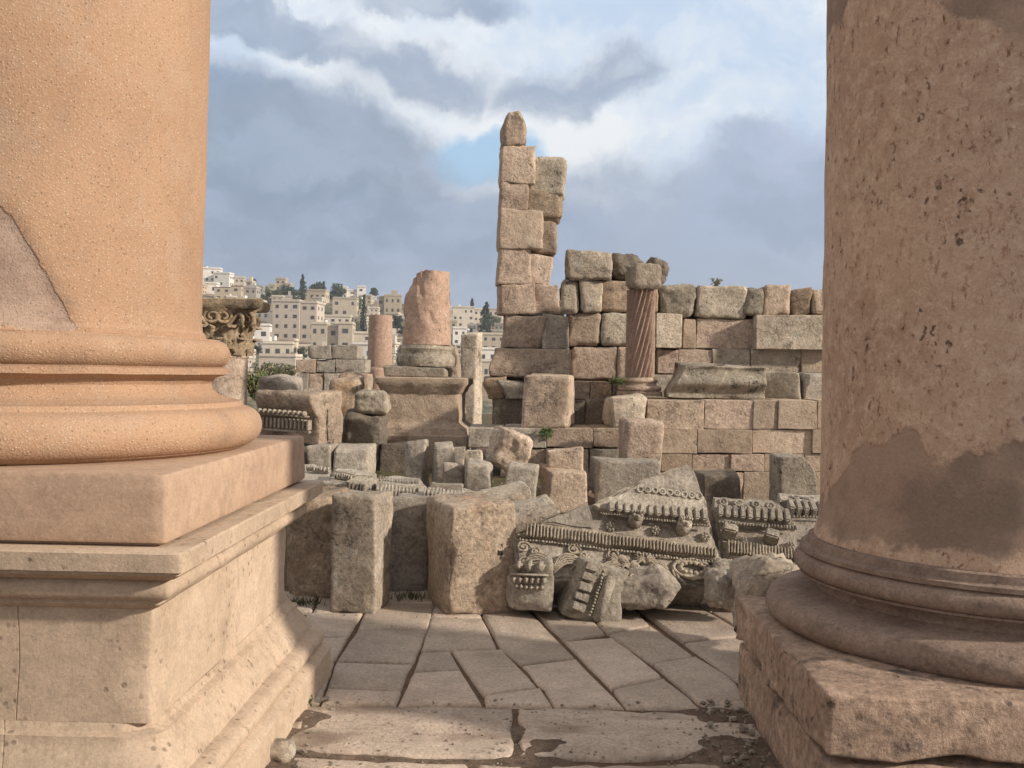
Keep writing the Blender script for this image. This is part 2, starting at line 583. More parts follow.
M_HOLE_SHADE = plain_mat('socket_shade', (0.03, 0.025, 0.02))

# ------------------------------------------------------------------ light
SUN_AZ, SUN_EL = rad(110), rad(24)
sp = V((math.sin(SUN_AZ) * math.cos(SUN_EL), math.cos(SUN_AZ) * math.cos(SUN_EL), math.sin(SUN_EL)))
ld = bpy.data.lights.new('sun', 'SUN')
ld.energy = 4.4
ld.angle = rad(3.0)
ld.color = (1.0, 0.88, 0.73)
lo = bpy.data.objects.new('sun', ld)
COL.objects.link(lo)
lo.location = sp * 50
lo.rotation_euler = (-sp).to_track_quat('-Z', 'Y').to_euler()


def build_world():
    w = bpy.data.worlds.new('World')
    sc.world = w
    w.use_nodes = True
    nt = w.node_tree
    for n in list(nt.nodes):
        nt.nodes.remove(n)
    g = NT(nt)
    out = g.n('ShaderNodeOutputWorld')
    bg = g.n('ShaderNodeBackground')
    g.l(bg.outputs[0], out.inputs[0])
    S = 0.1
    bg.inputs['Strength'].default_value = S
    sky = g.n('ShaderNodeTexSky', sky_type='NISHITA')
    sky.sun_disc = False
    sky.sun_elevation = SUN_EL
    sky.sun_rotation = SUN_AZ
    sky.air_density = 1.0
    sky.dust_density = 1.0
    tc = g.n('ShaderNodeTexCoord').outputs['Generated']

    def warp(vec, scale, amt, detail):
        x = g.n('ShaderNodeTexNoise')
        g.l(vec, x.inputs['Vector'])
        x.inputs['Scale'].default_value = scale
        x.inputs['Detail'].default_value = detail
        x.inputs['Roughness'].default_value = 0.6
        c = g.vmath('SUBTRACT', x.outputs['Color'], (0.5, 0.5, 0.5)).outputs[0]
        sc_ = g.n('ShaderNodeVectorMath', operation='SCALE')
        g.l(c, sc_.inputs[0])
        sc_.inputs['Scale'].default_value = amt
        return g.vmath('ADD', vec, sc_.outputs[0]).outputs[0]

    d = warp(tc, 5.5, 0.15, 9)
    d = warp(d, 20.0, 0.034, 6)

    def blob(px, py, rx, ry, lo_=1.2, hi=0.66):
        r = ray(px, py).normalized()
        s = g.vmath('SUBTRACT', d, tuple(r)).outputs[0]
        s = g.vmath('MULTIPLY', s, (1000 / rx, 0.0, 1000 / ry)).outputs[0]
        ln = g.vmath('LENGTH', s).outputs['Value']
        return g.ramp(ln, hi, lo_, 1, 0)

    def union(bl):
        a = bl[0]
        for x in bl[1:]:
            a = g.math('MAXIMUM', a, x)
        return a

    st = g.n('ShaderNodeMapping')
    st.inputs['Scale'].default_value = (1, 1, 2.2)
    g.l(d, st.inputs[0])
    nb = g.noise(st.outputs[0], 3.2, 8, 0.58)
    nf = g.noise(st.outputs[0], 9.0, 7, 0.6)
    k = 1.0 / S / 2 ** EXPO
    WHITE = (0.92 * k, 0.96 * k, 1.0 * k)
    PALE = (0.56 * k, 0.70 * k, 0.90 * k)
    GREY = (0.225 * k, 0.30 * k, 0.42 * k)
    GREYL = (0.35 * k, 0.435 * k, 0.585 * k)
    BLUE = (0.36 * k, 0.66 * k, 0.98 * k)
    base = g.mix(g.ramp(nb, 0.36, 0.60), PALE, WHITE)
    # clear openings in the cloud
    gaps = union([blob(466, 150, 60, 30), blob(212, 98, 50, 16)])
    clear = g.mix(0.75, sky.outputs[0], BLUE)
    col = g.mix(g.math('MULTIPLY', gaps, 0.85), base, clear)
    soft = union([blob(690, 235, 260, 75), blob(240, 30, 60, 22), blob(330, 40, 70, 25),
                  blob(560, 230, 120, 70), blob(430, -12, 90, 22), blob(900, 230, 150, 120)])
    col = g.mix(g.math('MULTIPLY', soft, g.ramp(nf, 0.3, 0.7, 0.55, 1.0)), col, GREYL)
    heavy = union([blob(300, 215, 175, 95, 1.15, 0.7), blob(250, 135, 75, 55), blob(330, 150, 90, 60), blob(150, 280, 220, 110), blob(470, 268, 160, 70, 1.3, 0.5)])
    puffs = union([blob(418, 66, 64, 28, 1.3, 0.5), blob(545, 84, 80, 26, 1.3, 0.5), blob(612, 70, 44, 26, 1.3, 0.5)])
    col = g.mix(g.math('MULTIPLY', puffs, g.ramp(nf, 0.3, 0.55, 0.5, 0.9)), col, GREYL)
    right = union([blob(772, 160, 64, 38), blob(800, 205, 90, 55)])
    gcol = g.mix(g.ramp(nf, 0.36, 0.64), GREY, GREYL)
    gcol = g.mix(blob(290, 230, 190, 110, 1.3, 0.3), g.mix(0.5, gcol, GREYL), gcol)
    col = g.mix(g.math('MULTIPLY', right, 0.85), col, g.mix(g.ramp(nf, 0.36, 0.64), GREYL, (0.46 * k, 0.54 * k, 0.73 * k)))
    col = g.mix(g.math('MULTIPLY', heavy, 0.93), col, gcol)
    # low bank of cloud along the skyline, and unseen bright neutral cloud overhead and behind, added as fill light
    sep = g.n('ShaderNodeSeparateXYZ')
    g.l(d, sep.inputs[0])
    band = g.ramp(sep.outputs[2], 0.105, 0.215, 1, 0)
    col = g.mix(g.math('MULTIPLY', band, 0.72), col, g.mix(g.ramp(nf, 0.35, 0.65), (0.295 * k, 0.385 * k, 0.55 * k), (0.395 * k, 0.49 * k, 0.67 * k)))
    rear_fill = g.math('MAXIMUM', g.ramp(sep.outputs[1], 0.75, 0.35), g.ramp(sep.outputs[2], 0.40, 0.62))
    col = g.mix(rear_fill, col, g.mix(g.ramp(nb, 0.38, 0.62), (0.50 * k, 0.48 * k, 0.47 * k), (0.80 * k, 0.76 * k, 0.74 * k)))
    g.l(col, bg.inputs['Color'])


build_world()
sc.view_settings.view_transform = 'Standard'
sc.view_settings.look = 'None'
sc.view_settings.exposure = EXPO
sc.view_settings.gamma = 1.0

# ------------------------------------------------------------------ terrain
RIDGE = [(-600, 230), (0, 252), (150, 264), (200, 273), (260, 285), (330, 295), (400, 303), (450, 312), (500, 318), (620, 324), (900, 332), (1700, 345)]


def lerp_table(T, x):
    if x <= T[0][0]:
        return T[0][1]
    for (a, b), (c, d) in zip(T, T[1:]):
        if x <= c:
            return b + (d - b) * (x - a) / (c - a)
    return T[-1][1]


def sstep(a, b, x):
    t = max(0.0, min(1.0, (x - a) / (b - a)))
    return t * t * (3 - 2 * t)


def GH(x, y):
    z = -0.02
    up = sstep(7.3, 11.0, y)
    side = 1 - 0.55 * sstep(0.3, 1.6, x)
    z += up * 0.42 * side
    if y > 6.8:
        z += 0.05 * sstep(6.8, 8, y) * fbm((x, y, 0), 1.1, 3.0)
    if y > 24:
        z += -15 * sstep(24, 150, y)
    if y > 150:
        px = 512 + 1000 * x / y
        zr = P(px, lerp_table(RIDGE, px), 480).z
        if y <= 480:
            z += (zr + 14.5) * ((y - 150) / 330.0) + 1.2 * fbm((x, y, 0), 0.02, 1.0)
        else:
            z += (zr + 14.5) - 0.03 * (y - 480)
    return z


def build_ground():
    ys = [-7 + 0.5 * i for i in range(14)]
    y = 0.0
    while y < 26:
        ys.append(y)
        y += 0.2 if 6 < y < 14 else 0.4
    st = 1.0
    while y < 1600:
        ys.append(y)
        y += st
        st = min(st * 1.12, 14 if y < 520 else 80)
    nx = 180
    txs = []
    for i in range(nx + 1):
        s = -1 + 2 * i / nx
        txs.append(1.5 * math.copysign(abs(s) ** 1.5, s))
    vs, fs = [], []
    for y in ys:
        for t in txs:
            x = t * (y + 18)
            vs.append((x, y, GH(x, y)))
    n = nx + 1
    for j in range(len(ys) - 1):
        for i in range(nx):
            a = j * n + i
            fs.append((a, a + 1, a + n + 1, a + n))
    o = link('ground', mesh_from('ground', vs, fs), M_GROUND)
    o['kind'] = 'structure'


build_ground()


# ------------------------------------------------------------------ paving
def slab_set(name, quads, mat, top=0.0, gap=0.003, jag=0.0035, thick=0.12, world=False, seed=5):
    rnd = random.Random(seed)
    vs, fs, tone = [], [], []
    for q in quads:
        pts = [V((p[0], p[1], 0)) if world else PZ(p[0], p[1], 0) for p in q]
        c = sum(pts, V()) / len(pts)
        ring, nrm = [], []
        n = len(pts)
        for i in range(n):
            a, b = pts[i], pts[(i + 1) % n]
            m = max(2, int((b - a).length / 0.05))
            e = (b - a).normalized()
            nn = V((-e.y, e.x, 0))
            if nn.dot(c - a) < 0:
                nn = -nn
            gm = 2.2 * max(0.0, abs(e.x) - 0.7) / 0.3
            for k in range(m):
                ring.append(a.lerp(b, k / m))
                nrm.append((nn.copy(), gm if 0 < k < m - 0 else gm * 0.5))
            if i:
                nrm[-m] = (nrm[-m][0] + nrm[-m - 1][0], nrm[-m][1])
        nrm[0] = (nrm[0][0] + nrm[-1][0], nrm[0][1])
        dz = rnd.uniform(-0.003, 0.003)
        tl = (rnd.uniform(-0.003, 0.003), rnd.uniform(-0.003, 0.003))
        t = rnd.uniform(0.80, 1.14)
        so = rnd.uniform(0, 90)
        base = len(vs)
        m = len(ring)
        rings = [(gap, -thick, 0), (gap, -0.014, 0), (gap + 0.008, -0.003, 0), (gap + 0.02, 0, 0), (0, 0, 0.45), (0, 0, 0.75)]
        for inset, z, frac in rings:
            for p, (pn, gm) in zip(ring, nrm):
                v = (c - p)
                L = max(v.length, 1e-4)
                ins = inset + (jag * (0.5 + nz(p, 9, so)) + 0.02 * max(0, nz(p, 3.6, so + 3) - 0.25) if frac == 0 else 0)
                u = p + v * frac if frac else p + pn * (ins + gap * gm)
                zz = top + z + dz + tl[0] * (u.x - c.x) + tl[1] * (u.y - c.y) + (0.006 * nz(u, 3.0, 2) if z > -0.05 else 0)
                vs.append((u.x, u.y, zz))
                tone.append(t)
        vs.append((c.x, c.y, top + dz))
        tone.append(t)
        for r in range(len(rings) - 1):
            for i in range(m):
                a = base + r * m + i
                b = base + r * m + (i + 1) % m
                fs.append((a, b, b + m, a + m))
        last = base + (len(rings) - 1) * m
        for i in range(m):
            fs.append((last + i, last + (i + 1) % m, base + len(rings) * m))
    me = mesh_from(name, vs, fs, True, 50)
    at = me.attributes.new('tone', 'FLOAT', 'POINT')
    at.data.foreach_set('value', tone)
    o = link(name, me, mat)
    o['kind'] = 'structure'
    return o


QUADS = [
    [(306, 612), (364, 612), (348, 637), (300, 637)], [(300, 637), (348, 637), (335, 661), (290, 662)], [(290, 662), (335, 661), (326, 687), (321, 703), (280, 704)],
    [(366, 603), (436, 603), (429, 628), (357, 630)], [(357, 630), (429, 628), (415, 662), (335, 661)], [(335, 661), (415, 662), (402, 690), (326, 687)],
    [(326, 687), (402, 690), (397, 705), (320, 704)], [(434, 604), (477, 604), (483, 618), (430, 617)], [(430, 617), (483, 618), (499, 649), (420, 651)], [(420, 651), (451, 650), (462, 669), (412, 671)],
    [(451, 650), (503, 648), (541, 687), (483, 695)], [(412, 671), (462, 669), (484, 705), (397, 705)], [(483, 695), (541, 687), (554, 706), (485, 706)],
    [(476, 600), (524, 604), (577, 658), (521, 664), (500, 648), (483, 617)], [(521, 664), (577, 658), (626, 707), (554, 706), (541, 687)], [(526, 604), (577, 604), (607, 633), (563, 640)], [(563, 640), (614, 636), (664, 677), (611, 688)],
    [(611, 688), (664, 677), (706, 709), (626, 707)], [(577, 604), (630, 603), (651, 625), (607, 633)], [(607, 633), (651, 625), (696, 655), (652, 663)],
    [(652, 663), (696, 655), (736, 680), (752, 710), (706, 709)], [(630, 603), (676, 594), (740, 629), (760, 634), (683, 642)], [(683, 642), (760, 634), (775, 690), (736, 680)],
    [(676, 594), (722, 585), (770, 606), (708, 611)], [(708, 611), (770, 606), (790, 640), (740, 629)],
    [(270, 590), (320, 592), (312, 612), (262, 612)], [(320, 592), (374, 592), (366, 611), (312, 612)], [(374, 590), (436, 590), (434, 603), (368, 603)],
]
slab_set('paving', QUADS, M_PAVE)
TH = [
    [(262, 704.5), (400, 705.5), (514, 707.5), (516, 728), (513, 758), (400, 757), (245, 748)], [(516, 707.5), (640, 709.5), (752, 713), (772, 745), (640, 760), (515, 758), (518, 728)],
    [(250, 752), (380, 759), (470, 761), (482, 800), (230, 800)], [(474, 762), (600, 763), (720, 761), (760, 800), (486, 803)],
]
slab_set('threshold', TH, M_THRESH, top=0.004, jag=0.02, seed=11)


# ------------------------------------------------------------------ big foreground columns
def lathe(profile, seg, amp=0.0, freq=4.0, seed=0.0, cap=True, name='lathe', sub=0.04, deep=0.0, angle=35):
    """Turned shape from (radius, z) pairs, subdivided and weathered."""
    prof = [profile[0]]
    for (r0, z0), (r1, z1) in zip(profile, profile[1:]):
        L = math.hypot(r1 - r0, z1 - z0)
        m = max(1, int(L / sub))
        for k in range(1, m + 1):
            prof.append((r0 + (r1 - r0) * k / m, z0 + (z1 - z0) * k / m))
    vs, fs = [], []
    for r, z in prof:
        for i in range(seg):
            a = 2 * math.pi * i / seg
            p = V((math.cos(a) * r, math.sin(a) * r, z))
            dr = amp * fbm(p, freq, seed)
            if deep:
                dr -= deep * max(0.0, fbm(p, 2.3, seed + 9) - 0.35)
            vs.append((math.cos(a) * (r + dr), math.sin(a) * (r + dr), z + 0.3 * dr))
    for j in range(len(prof) - 1):
        for i in range(seg):
            a, b = j * seg + i, j * seg + (i + 1) % seg
            fs.append((a, b, b + seg, a + seg))
    if cap:
        fs.append(tuple(range((len(prof) - 1) * seg, len(prof) * seg)))
        fs.append(tuple(reversed(range(seg))))
    return mesh_from(name, vs, fs, True, angle)


def arc(cx, cz, r, a0, a1, n=10, sx=1.0, sz=1.0):
    return [(cx + sx * r * math.cos(rad(a0 + (a1 - a0) * i / n)), cz + sz * r * math.sin(rad(a0 + (a1 - a0) * i / n))) for i in range(n + 1)]


def square_sweep(profile, step=0.05, amp=0.003, corner=0.012, chip=0.03, seed=0.0, grooves=(), name='moulding', closed=True, sub=0.05, angle=40):
    """Moulding carried round a square; profile is (half side, z). grooves: (side, offset) vertical joints."""
    prof = [profile[0]]
    for (r0, z0), (r1, z1) in zip(profile, profile[1:]):
        L = math.hypot(r1 - r0, z1 - z0)
        m = max(1, int(L / sub))
        for k in range(1, m + 1):
            prof.append((r0 + (r1 - r0) * k / m, z0 + (z1 - z0) * k / m))
    amax = max(r for r, _ in prof)
    us = []
    n = int(2 * amax / step)
    for s in range(4):
        u = [-1 + 2 * i / n for i in range(n)]
        u += [-1 + 0.012, 1 - 0.012]
        for gs, go in grooves:
            if gs == s:
                u += [go - 0.007, go - 0.003, go, go + 0.003, go + 0.007]
        us += [(s, x) for x in sorted(set(round(q, 5) for q in u))]
    m = len(us)
    vs, fs = [], []
    gset = {(s, round(o, 5)) for s, o in grooves}
    for r, z in prof:
        for s, u in us:
            x, y = u * r, -r
            cd_ = r * (1 - abs(u))
            if cd_ < corner:
                f = 1 - cd_ / corner
                y += 0.35 * corner * f
                x -= math.copysign(0.35 * corner * f, u)
            for _ in range(s):
                x, y = -y, x
            p = V((x, y, z))
            nrm = V((x, y, 0)).normalized()
            dd = amp * fbm(p, 5, seed)
            if chip:
                dd -= chip * max(0, 1 - cd_ / 0.09) * max(0, nz(p, 4.0, seed + 4) + 0.05)
            if (s, u) in gset:
                dd -= 0.005
            p = p + nrm * dd
            if any(gs == s and abs(u - go) < 0.01 for gs, go in grooves):
                w = 0.012 * nz((0, 0, z), 4, seed)
                ax = [V((1, 0, 0)), V((0, 1, 0)), V((-1, 0, 0)), V((0, -1, 0))][s]
                p = p + ax * w
            vs.append(p)
    for j in range(len(prof) - 1):
        for i in range(m):
            a, b = j * m + i, j * m + (i + 1) % m
            fs.append((a, b, b + m, a + m))
    fs.append(tuple(range((len(prof) - 1) * m, len(prof) * m)))
    fs.append(tuple(reversed(range(m))))
    return mesh_from(name, vs, fs, True, angle)


def set_patch(me, fn):
    at = me.attributes.new('patch', 'FLOAT', 'POINT')
    at.data.foreach_set('value', [fn(v.co) for v in me.vertices])


LCX, LCY = -2.07, 4.22
YAW = rad(-1.2)


def left_column():
    root = thing('pedestal_column', 'restored buff column with gritty mortar shaft on a tall square moulded pedestal', 'column', (LCX, LCY, 0))
    root.rotation_euler = (0, 0, YAW)
    D = 0.925
    base_prof = [(D + 0.20, -0.3), (D + 0.20, 0.14), (D + 0.185, 0.155), (D + 0.16, 0.165)] + arc(D + 0.13, 0.205, 0.04, -60, 80, 6) + \
                [(D + 0.10, 0.25), (D + 0.085, 0.29), (D + 0.05, 0.34), (D + 0.035, 0.36), (D + 0.035, 0.385), (D + 0.012, 0.395), (D, 0.42)]
    link('base_moulding', square_sweep(base_prof, chip=0.075, seed=1.0, grooves=((0, 0.47), (1, 0.30)), name='base_moulding'), M_SHELL, root)
    link('pedestal_die', square_sweep([(D - 0.002, 0.4205), (D - 0.002, 0.80)], chip=0.05, seed=2.0, grooves=((0, 0.515), (1, 0.02)), name='pedestal_die'), M_SHELL, root)
    cor = [(D + 0.002, 0.8005), (D + 0.015, 0.805), (D + 0.03, 0.82), (D + 0.03, 0.835), (D + 0.045, 0.838)] + \
          arc(D + 0.045, 0.872, 0.034, -85, 60, 6) + [(D + 0.058, 0.905), (D + 0.10, 0.918), (D + 0.125, 0.935), (D + 0.125, 0.945), (D + 0.142, 0.948), (D + 0.145, 1.006), (D + 0.138, 1.012)]
    link('pedestal_cornice', square_sweep(cor, chip=0.04, seed=3.0, grooves=((1, 0.24), (0, 0.45)), name='pedestal_cornice'), M_SHELL, root)
    pl = square_sweep([(0.95, 1.013), (0.955, 1.022), (0.98, 1.026), (0.985, 1.035), (0.985, 1.235), (0.978, 1.247), (0.965, 1.25)], amp=0.002, chip=0.016, seed=4.0, name='plinth')
    link('plinth', pl, M_REPAIR, root)
    prof = [(0.90, 1.2505), (0.925, 1.262)] + arc(0.905, 1.345, 0.083, -75, 82, 12) + [(0.90, 1.432), (0.895, 1.452), (0.855, 1.456)] + \
           [(0.80, 1.475), (0.772, 1.50), (0.768, 1.525), (0.785, 1.55), (0.825, 1.562), (0.838, 1.566), (0.84, 1.59), (0.815, 1.598)] + \
           arc(0.79, 1.652, 0.058, -70, 80, 10) + [(0.80, 1.714), (0.745, 1.716)]
    link('attic_base', lathe(prof, 180, 0.005, 6, 2.0, name='attic_base', sub=0.016, deep=0.02), M_FLECK, root)
    sh = [(0.742, 1.7165), (0.742, 1.735), (0.728, 1.75), (0.724, 1.80), (0.735, 2.6), (0.748, 3.4), (0.75, 4.2), (0.735, 6.0), (0.70, 8.5)]
    me = lathe(sh, 220, 0.003, 3, 7.0, name='shaft', sub=0.022)

    def f(co):
        a = math.atan2(co.y, co.x)
        u = (a + math.pi / 2)      # 0 = facing the viewer side
        x = (u - 0.455) * 0.73
        # slanted old-stone core near the foot of the shaft, towards the outer side
        top = 2.12 - max(0, (x + 0.02)) * 1.75 if x > -0.02 else 2.12 - (x + 0.02) * 0.7
        dv = (top - co.z) if -0.9 < x < 0.25 else -1
        dv = min(dv, co.z - 1.725 + 0.02 * nz((x, 0, 0), 5))
        return max(0.0, min(1.0, 0.5 + 4 * dv))
    set_patch(me, f)
    for v, a in zip(me.vertices, me.attributes['patch'].data):
        if a.value > 0.3:
            k = min(1, (a.value - 0.3) * 3) * 0.016
            d = V((v.co.x, v.co.y, 0)).normalized()
            v.co -= d * k
    link('shaft', me, M_FLECK, root)


left_column()

RCX, RCY = 2.166, 4.45


def right_column():
    root = thing('broken_pedestal_column', 'pitted pink column with brown mortar patches on a low broken pedestal', 'column', (RCX, RCY, 0))
    root.rotation_euler = (0, 0, YAW)

    def fn(p, H):
        # worn left flank and a hollow along the front edge
        k = sstep(0.0, 0.8, -p.x / H.x) * 0.0
        if p.y < -H.y * 0.75:
            p.y += 0.05 * max(0, fbm((p.x, 0, p.z), 2.4, 6.0))
        if p.x < -H.x * 0.8:
            p.x += 0.09 * max(0, fbm((p.y, 0, p.z), 2.0, 2.0)) - 0.02
        return p
    lo_ = stone_mesh(2.05, 1.56, 0.62, r=0.012, res=0.05, amp=0.010, freq=3.2, chip=0.06, jit=0.02, facet=0.03, seed=31, name='pedestal_block')
    link('pedestal_block', lo_, M_RPED, root, loc=(0, -0.22, -0.36))
    sl = stone_mesh(2.09, 1.60, 0.232, r=0.010, res=0.045, amp=0.008, freq=3.4, chip=0.07, jit=0.012, facet=0.035, seed=32, name='broken_plinth')
    link('broken_plinth', sl, M_RPED, root, loc=(0, -0.22, 0.265))
    prof = [(0.88, 0.47), (0.93, 0.495)] + arc(0.92, 0.556, 0.062, -75, 82, 12) + [(0.90, 0.622), (0.86, 0.628), (0.80, 0.636)] + \
           [(0.765, 0.65), (0.755, 0.67), (0.765, 0.69), (0.80, 0.703), (0.835, 0.708), (0.838, 0.718)] + \
           arc(0.82, 0.760, 0.042, -75, 75, 10) + [(0.822, 0.806), (0.835, 0.812), (0.835, 0.83), (0.815, 0.834), (0.805, 0.838), (0.80, 0.868), (0.775, 0.874)]
    link('attic_base', lathe(prof, 190, 0.007, 5, 12.0, name='attic_base', sub=0.016, deep=0.03), M_TORUS, root)
    sh = [(0.772, 0.875), (0.768, 0.90), (0.757, 0.94), (0.752, 1.05), (0.755, 2.0), (0.765, 3.5), (0.76, 5.0), (0.74, 8.5)]
    me = lathe(sh, 230, 0.006, 3, 17.0, name='shaft', sub=0.022)

    def f(co):
        a = math.atan2(co.y, co.x) + math.pi / 2 + 0.46
        a = (a + math.pi) % (2 * math.pi) - math.pi
        x = a * 0.73
        h = 1.27 + 0.16 * fbm((x, 0, 0), 3.2, 5.0) + 0.03 * x
        if x > 0.55:
            h -= (x - 0.55) * 0.9
        if x < -0.5:
            h -= (-0.5 - x) * 0.5
        d1 = min(h - co.z, co.z - 0.93 - 0.03 * nz((x, 0, 0), 3, 1))
        h2 = 2.98 + 0.2 * fbm((x, 0, 0), 2.6, 15.0) - 0.25 * x
        d2 = min(co.z - h2, 3.6 - co.z)
        return max(0.0, min(1.0, 0.5 + 4 * max(d1, d2)))
    set_patch(me, f)
    link('shaft', me, M_MOTT, root)


right_column()


def dirt_patch():
    vs, fs = [], []
    nx, ny = 150, 80
    x0, x1, y0, y1 = -1.35, 1.30, 3.3, 4.95
    for j in range(ny + 1):
        for i in range(nx + 1):
            x, y = x0 + (x1 - x0) * i / nx, y0 + (y1 - y0) * j / ny
            z = -0.033 + 0.028 * fbm((x * 0.8, y * 1.4, 0), 2.0, 4.0, 4) + 0.006 * nz((x, y, 0), 16, 2)
            z -= 0.03 * sstep(4.65, 4.9, y)
            z += 0.035 * sstep(0.55, 1.05, x) + 0.03 * sstep(-0.75, -1.0, x)
            z += 0.022 * sstep(-0.15, -0.6, x) * sstep(4.75, 4.55, y) + 0.026 * math.exp(-((x - 0.13) / 0.16) ** 2) * sstep(4.8, 4.3, y)
            vs.append((x, y, min(z, 0.06)))
    n = nx + 1
    for j in range(ny):
        for i in range(nx):
            a = j * n + i
            fs.append((a, a + 1, a + n + 1, a + n))
    o = link('dirt', mesh_from('dirt', vs, fs), stone_mat('reddish_dirt', (0.27, 0.20, 0.15), (0.20, 0.145, 0.11), (0.13, 0.095, 0.075), fine=90, cracks=0.0, scale=3.0, lite_amt=0.3, bump=0.6))
    o['kind'] = 'structure'


dirt_patch()


# ------------------------------------------------------------------ front row of loose blocks
def wide(p, H, fx=0.0, fy=0.0):
    return p


block('weathered_block', 'squat brown block with rust coloured foot, next to the buff pedestal', 'stone block', 283, 500, 338, 604, 6.95, 0.62, M_RUST, yaw=-6, r=0.04, amp=0.022, chip=0.09, jit=0.05, res=0.03, sink=-0.03)


def taper_b(p, H):
    k = p.z / (2 * H.z)
    if p.x > 0:
        p.x += 0.02 * (1 - k)
    return p


block('upright_block', 'upright pale grey block with diagonal crack on its face and rough side', 'stone block', 333, 497, 381, 611, 6.55, 0.36, M_PALE, yaw=-17, r=0.018, amp=0.010, chip=0.06, jit=0.03, res=0.03, sink=-0.03)
block('recessed_block', 'shaded narrow block set back between the upright grey one and the big socketed one', 'stone block', 393, 503, 436, 598, 7.15, 0.5, M_GREY, yaw=-4, r=0.02, res=0.04, sink=-0.03)


def socket_block():
    root = thing('socketed_block', 'big tan block with a small square socket in its face', 'stone block', P(470, 613, 6.5) + V((0, 0.33, 0)))
    root.location.z = -0.02
    root.rotation_euler = (rad(-2), rad(-1), rad(19))
    w, d, h = 0.485, 0.56, 0.755

    def fn(p, H):
        k = p.z / (2 * H.z)
        p.x *= 1.06 - 0.10 * k
        return p
    link('block_body', stone_mesh(w, d, h, r=0.02, amp=0.012, chip=0.07, jit=0.025, res=0.028, seed=41, fn=fn, name='block_body'), M_RUST2, root)
    bm = bmesh.new()
    bmesh.ops.create_cube(bm, size=1.0)
    bmesh.ops.bevel(bm, geom=bm.edges[:], offset=0.08, segments=1, affect='EDGES')
    for v in bm.verts:
        v.co = V((v.co.x * 0.04 + 0.11, v.co.y * 0.06 - d / 2 + 0.012, v.co.z * 0.085 + 0.43))
    link('socket', mesh_bm('socket', bm, False), M_HOLE_SHADE, root)  # solid dark box on the face; its colour stands for shade inside the socket


M_RUST2 = stone_mat('tan_iron_stained_stone', (0.47, 0.38, 0.295), (0.36, 0.285, 0.22), (0.20, 0.165, 0.14), stain=0.6, streak=(0.42, 0.235, 0.135), scale=2.4)
socket_block()


# ------------------------------------------------------------------ carved work
class Face:
    """A flat carved face: local x along it, z up it, -y towards the viewer."""

    def __init__(s, p0, p1, p2):
        s.o = p0
        s.x = (p1 - p0).normalized()
        n = s.x.cross(p2 - p0).normalized()
        if n.dot(CAM - p0) < 0:
            n = -n
        s.n = n
        s.z = n.cross(s.x) * -1 if n.cross(s.x).dot(p2 - p0) < 0 else n.cross(s.x)
        s.y = -n

    def mtx(s):
        m = Matrix((s.x, s.y, s.z)).transposed().to_4x4()
        m.translation = s.o
        return m

    def uv(s, px, py):
        r = ray(px, py)
        t = (s.o - CAM).dot(s.n) / r.dot(s.n)
        q = CAM + r * t - s.o
        return q.dot(s.x), q.dot(s.z)


def add_ball(bm, c, r, seg=8, rings=5):
    m = Matrix.Translation(V(c)) @ Matrix.Diagonal((*r, 1)) if isinstance(r, tuple) else Matrix.Translation(V(c)) @ Matrix.Scale(r, 4)
    bmesh.ops.create_uvsphere(bm, u_segments=seg, v_segments=rings, radius=1.0, matrix=m)


def add_rbox(bm, c, dims, rot=0.0, bev=0.25, front=1.0):
    """Rounded small block; dims x, y, z; turned by rot in the face."""
    b2 = bmesh.new()
    bmesh.ops.create_cube(b2, size=1.0)
    for v in b2.verts:
        f = front if v.co.y < 0 else 1.0
        v.co = V((v.co.x * dims[0] * f, v.co.y * dims[1], v.co.z * dims[2] * f))
    bmesh.ops.bevel(b2, geom=b2.edges[:], offset=min(dims) * bev, segments=2, affect='EDGES')
    R = Matrix.Translation(V(c)) @ Matrix.Rotation(rot, 4, 'Y')
    vm = {}
    for v in b2.verts:
        vm[v.index] = bm.verts.new(R @ v.co)
    for f in b2.faces:
        try:
            bm.faces.new([vm[v.index] for v in f.verts])
        except ValueError:
            pass
    b2.free()


def add_tube(bm, pts, rr, seg=6):
    pts = [V(p) for p in pts]
    rings = []
    n = len(pts)
    for i, p in enumerate(pts):
        d = (pts[min(i + 1, n - 1)] - pts[max(i - 1, 0)]).normalized()
        a = d.cross(V((0, 1, 0)))
        if a.length < 1e-3:
            a = d.cross(V((1, 0, 0)))
        a.normalize()
        b = d.cross(a)
        r = rr(i / (n - 1)) if callable(rr) else rr
        rings.append([bm.verts.new(p + (a * math.cos(2 * math.pi * k / seg) + b * math.sin(2 * math.pi * k / seg)) * r) for k in range(seg)])
    for A, B in zip(rings, rings[1:]):
        for k in range(seg):
            bm.faces.new((A[k], A[(k + 1) % seg], B[(k + 1) % seg], B[k]))
    bm.faces.new(rings[0])
    bm.faces.new(rings[-1])


def add_ring(bm, c, R, r, seg=14):
    pts = [(c[0] + R * math.cos(2 * math.pi * i / seg), c[1], c[2] + R * math.sin(2 * math.pi * i / seg)) for i in range(seg + 1)]
    add_tube(bm, pts, r, 6)


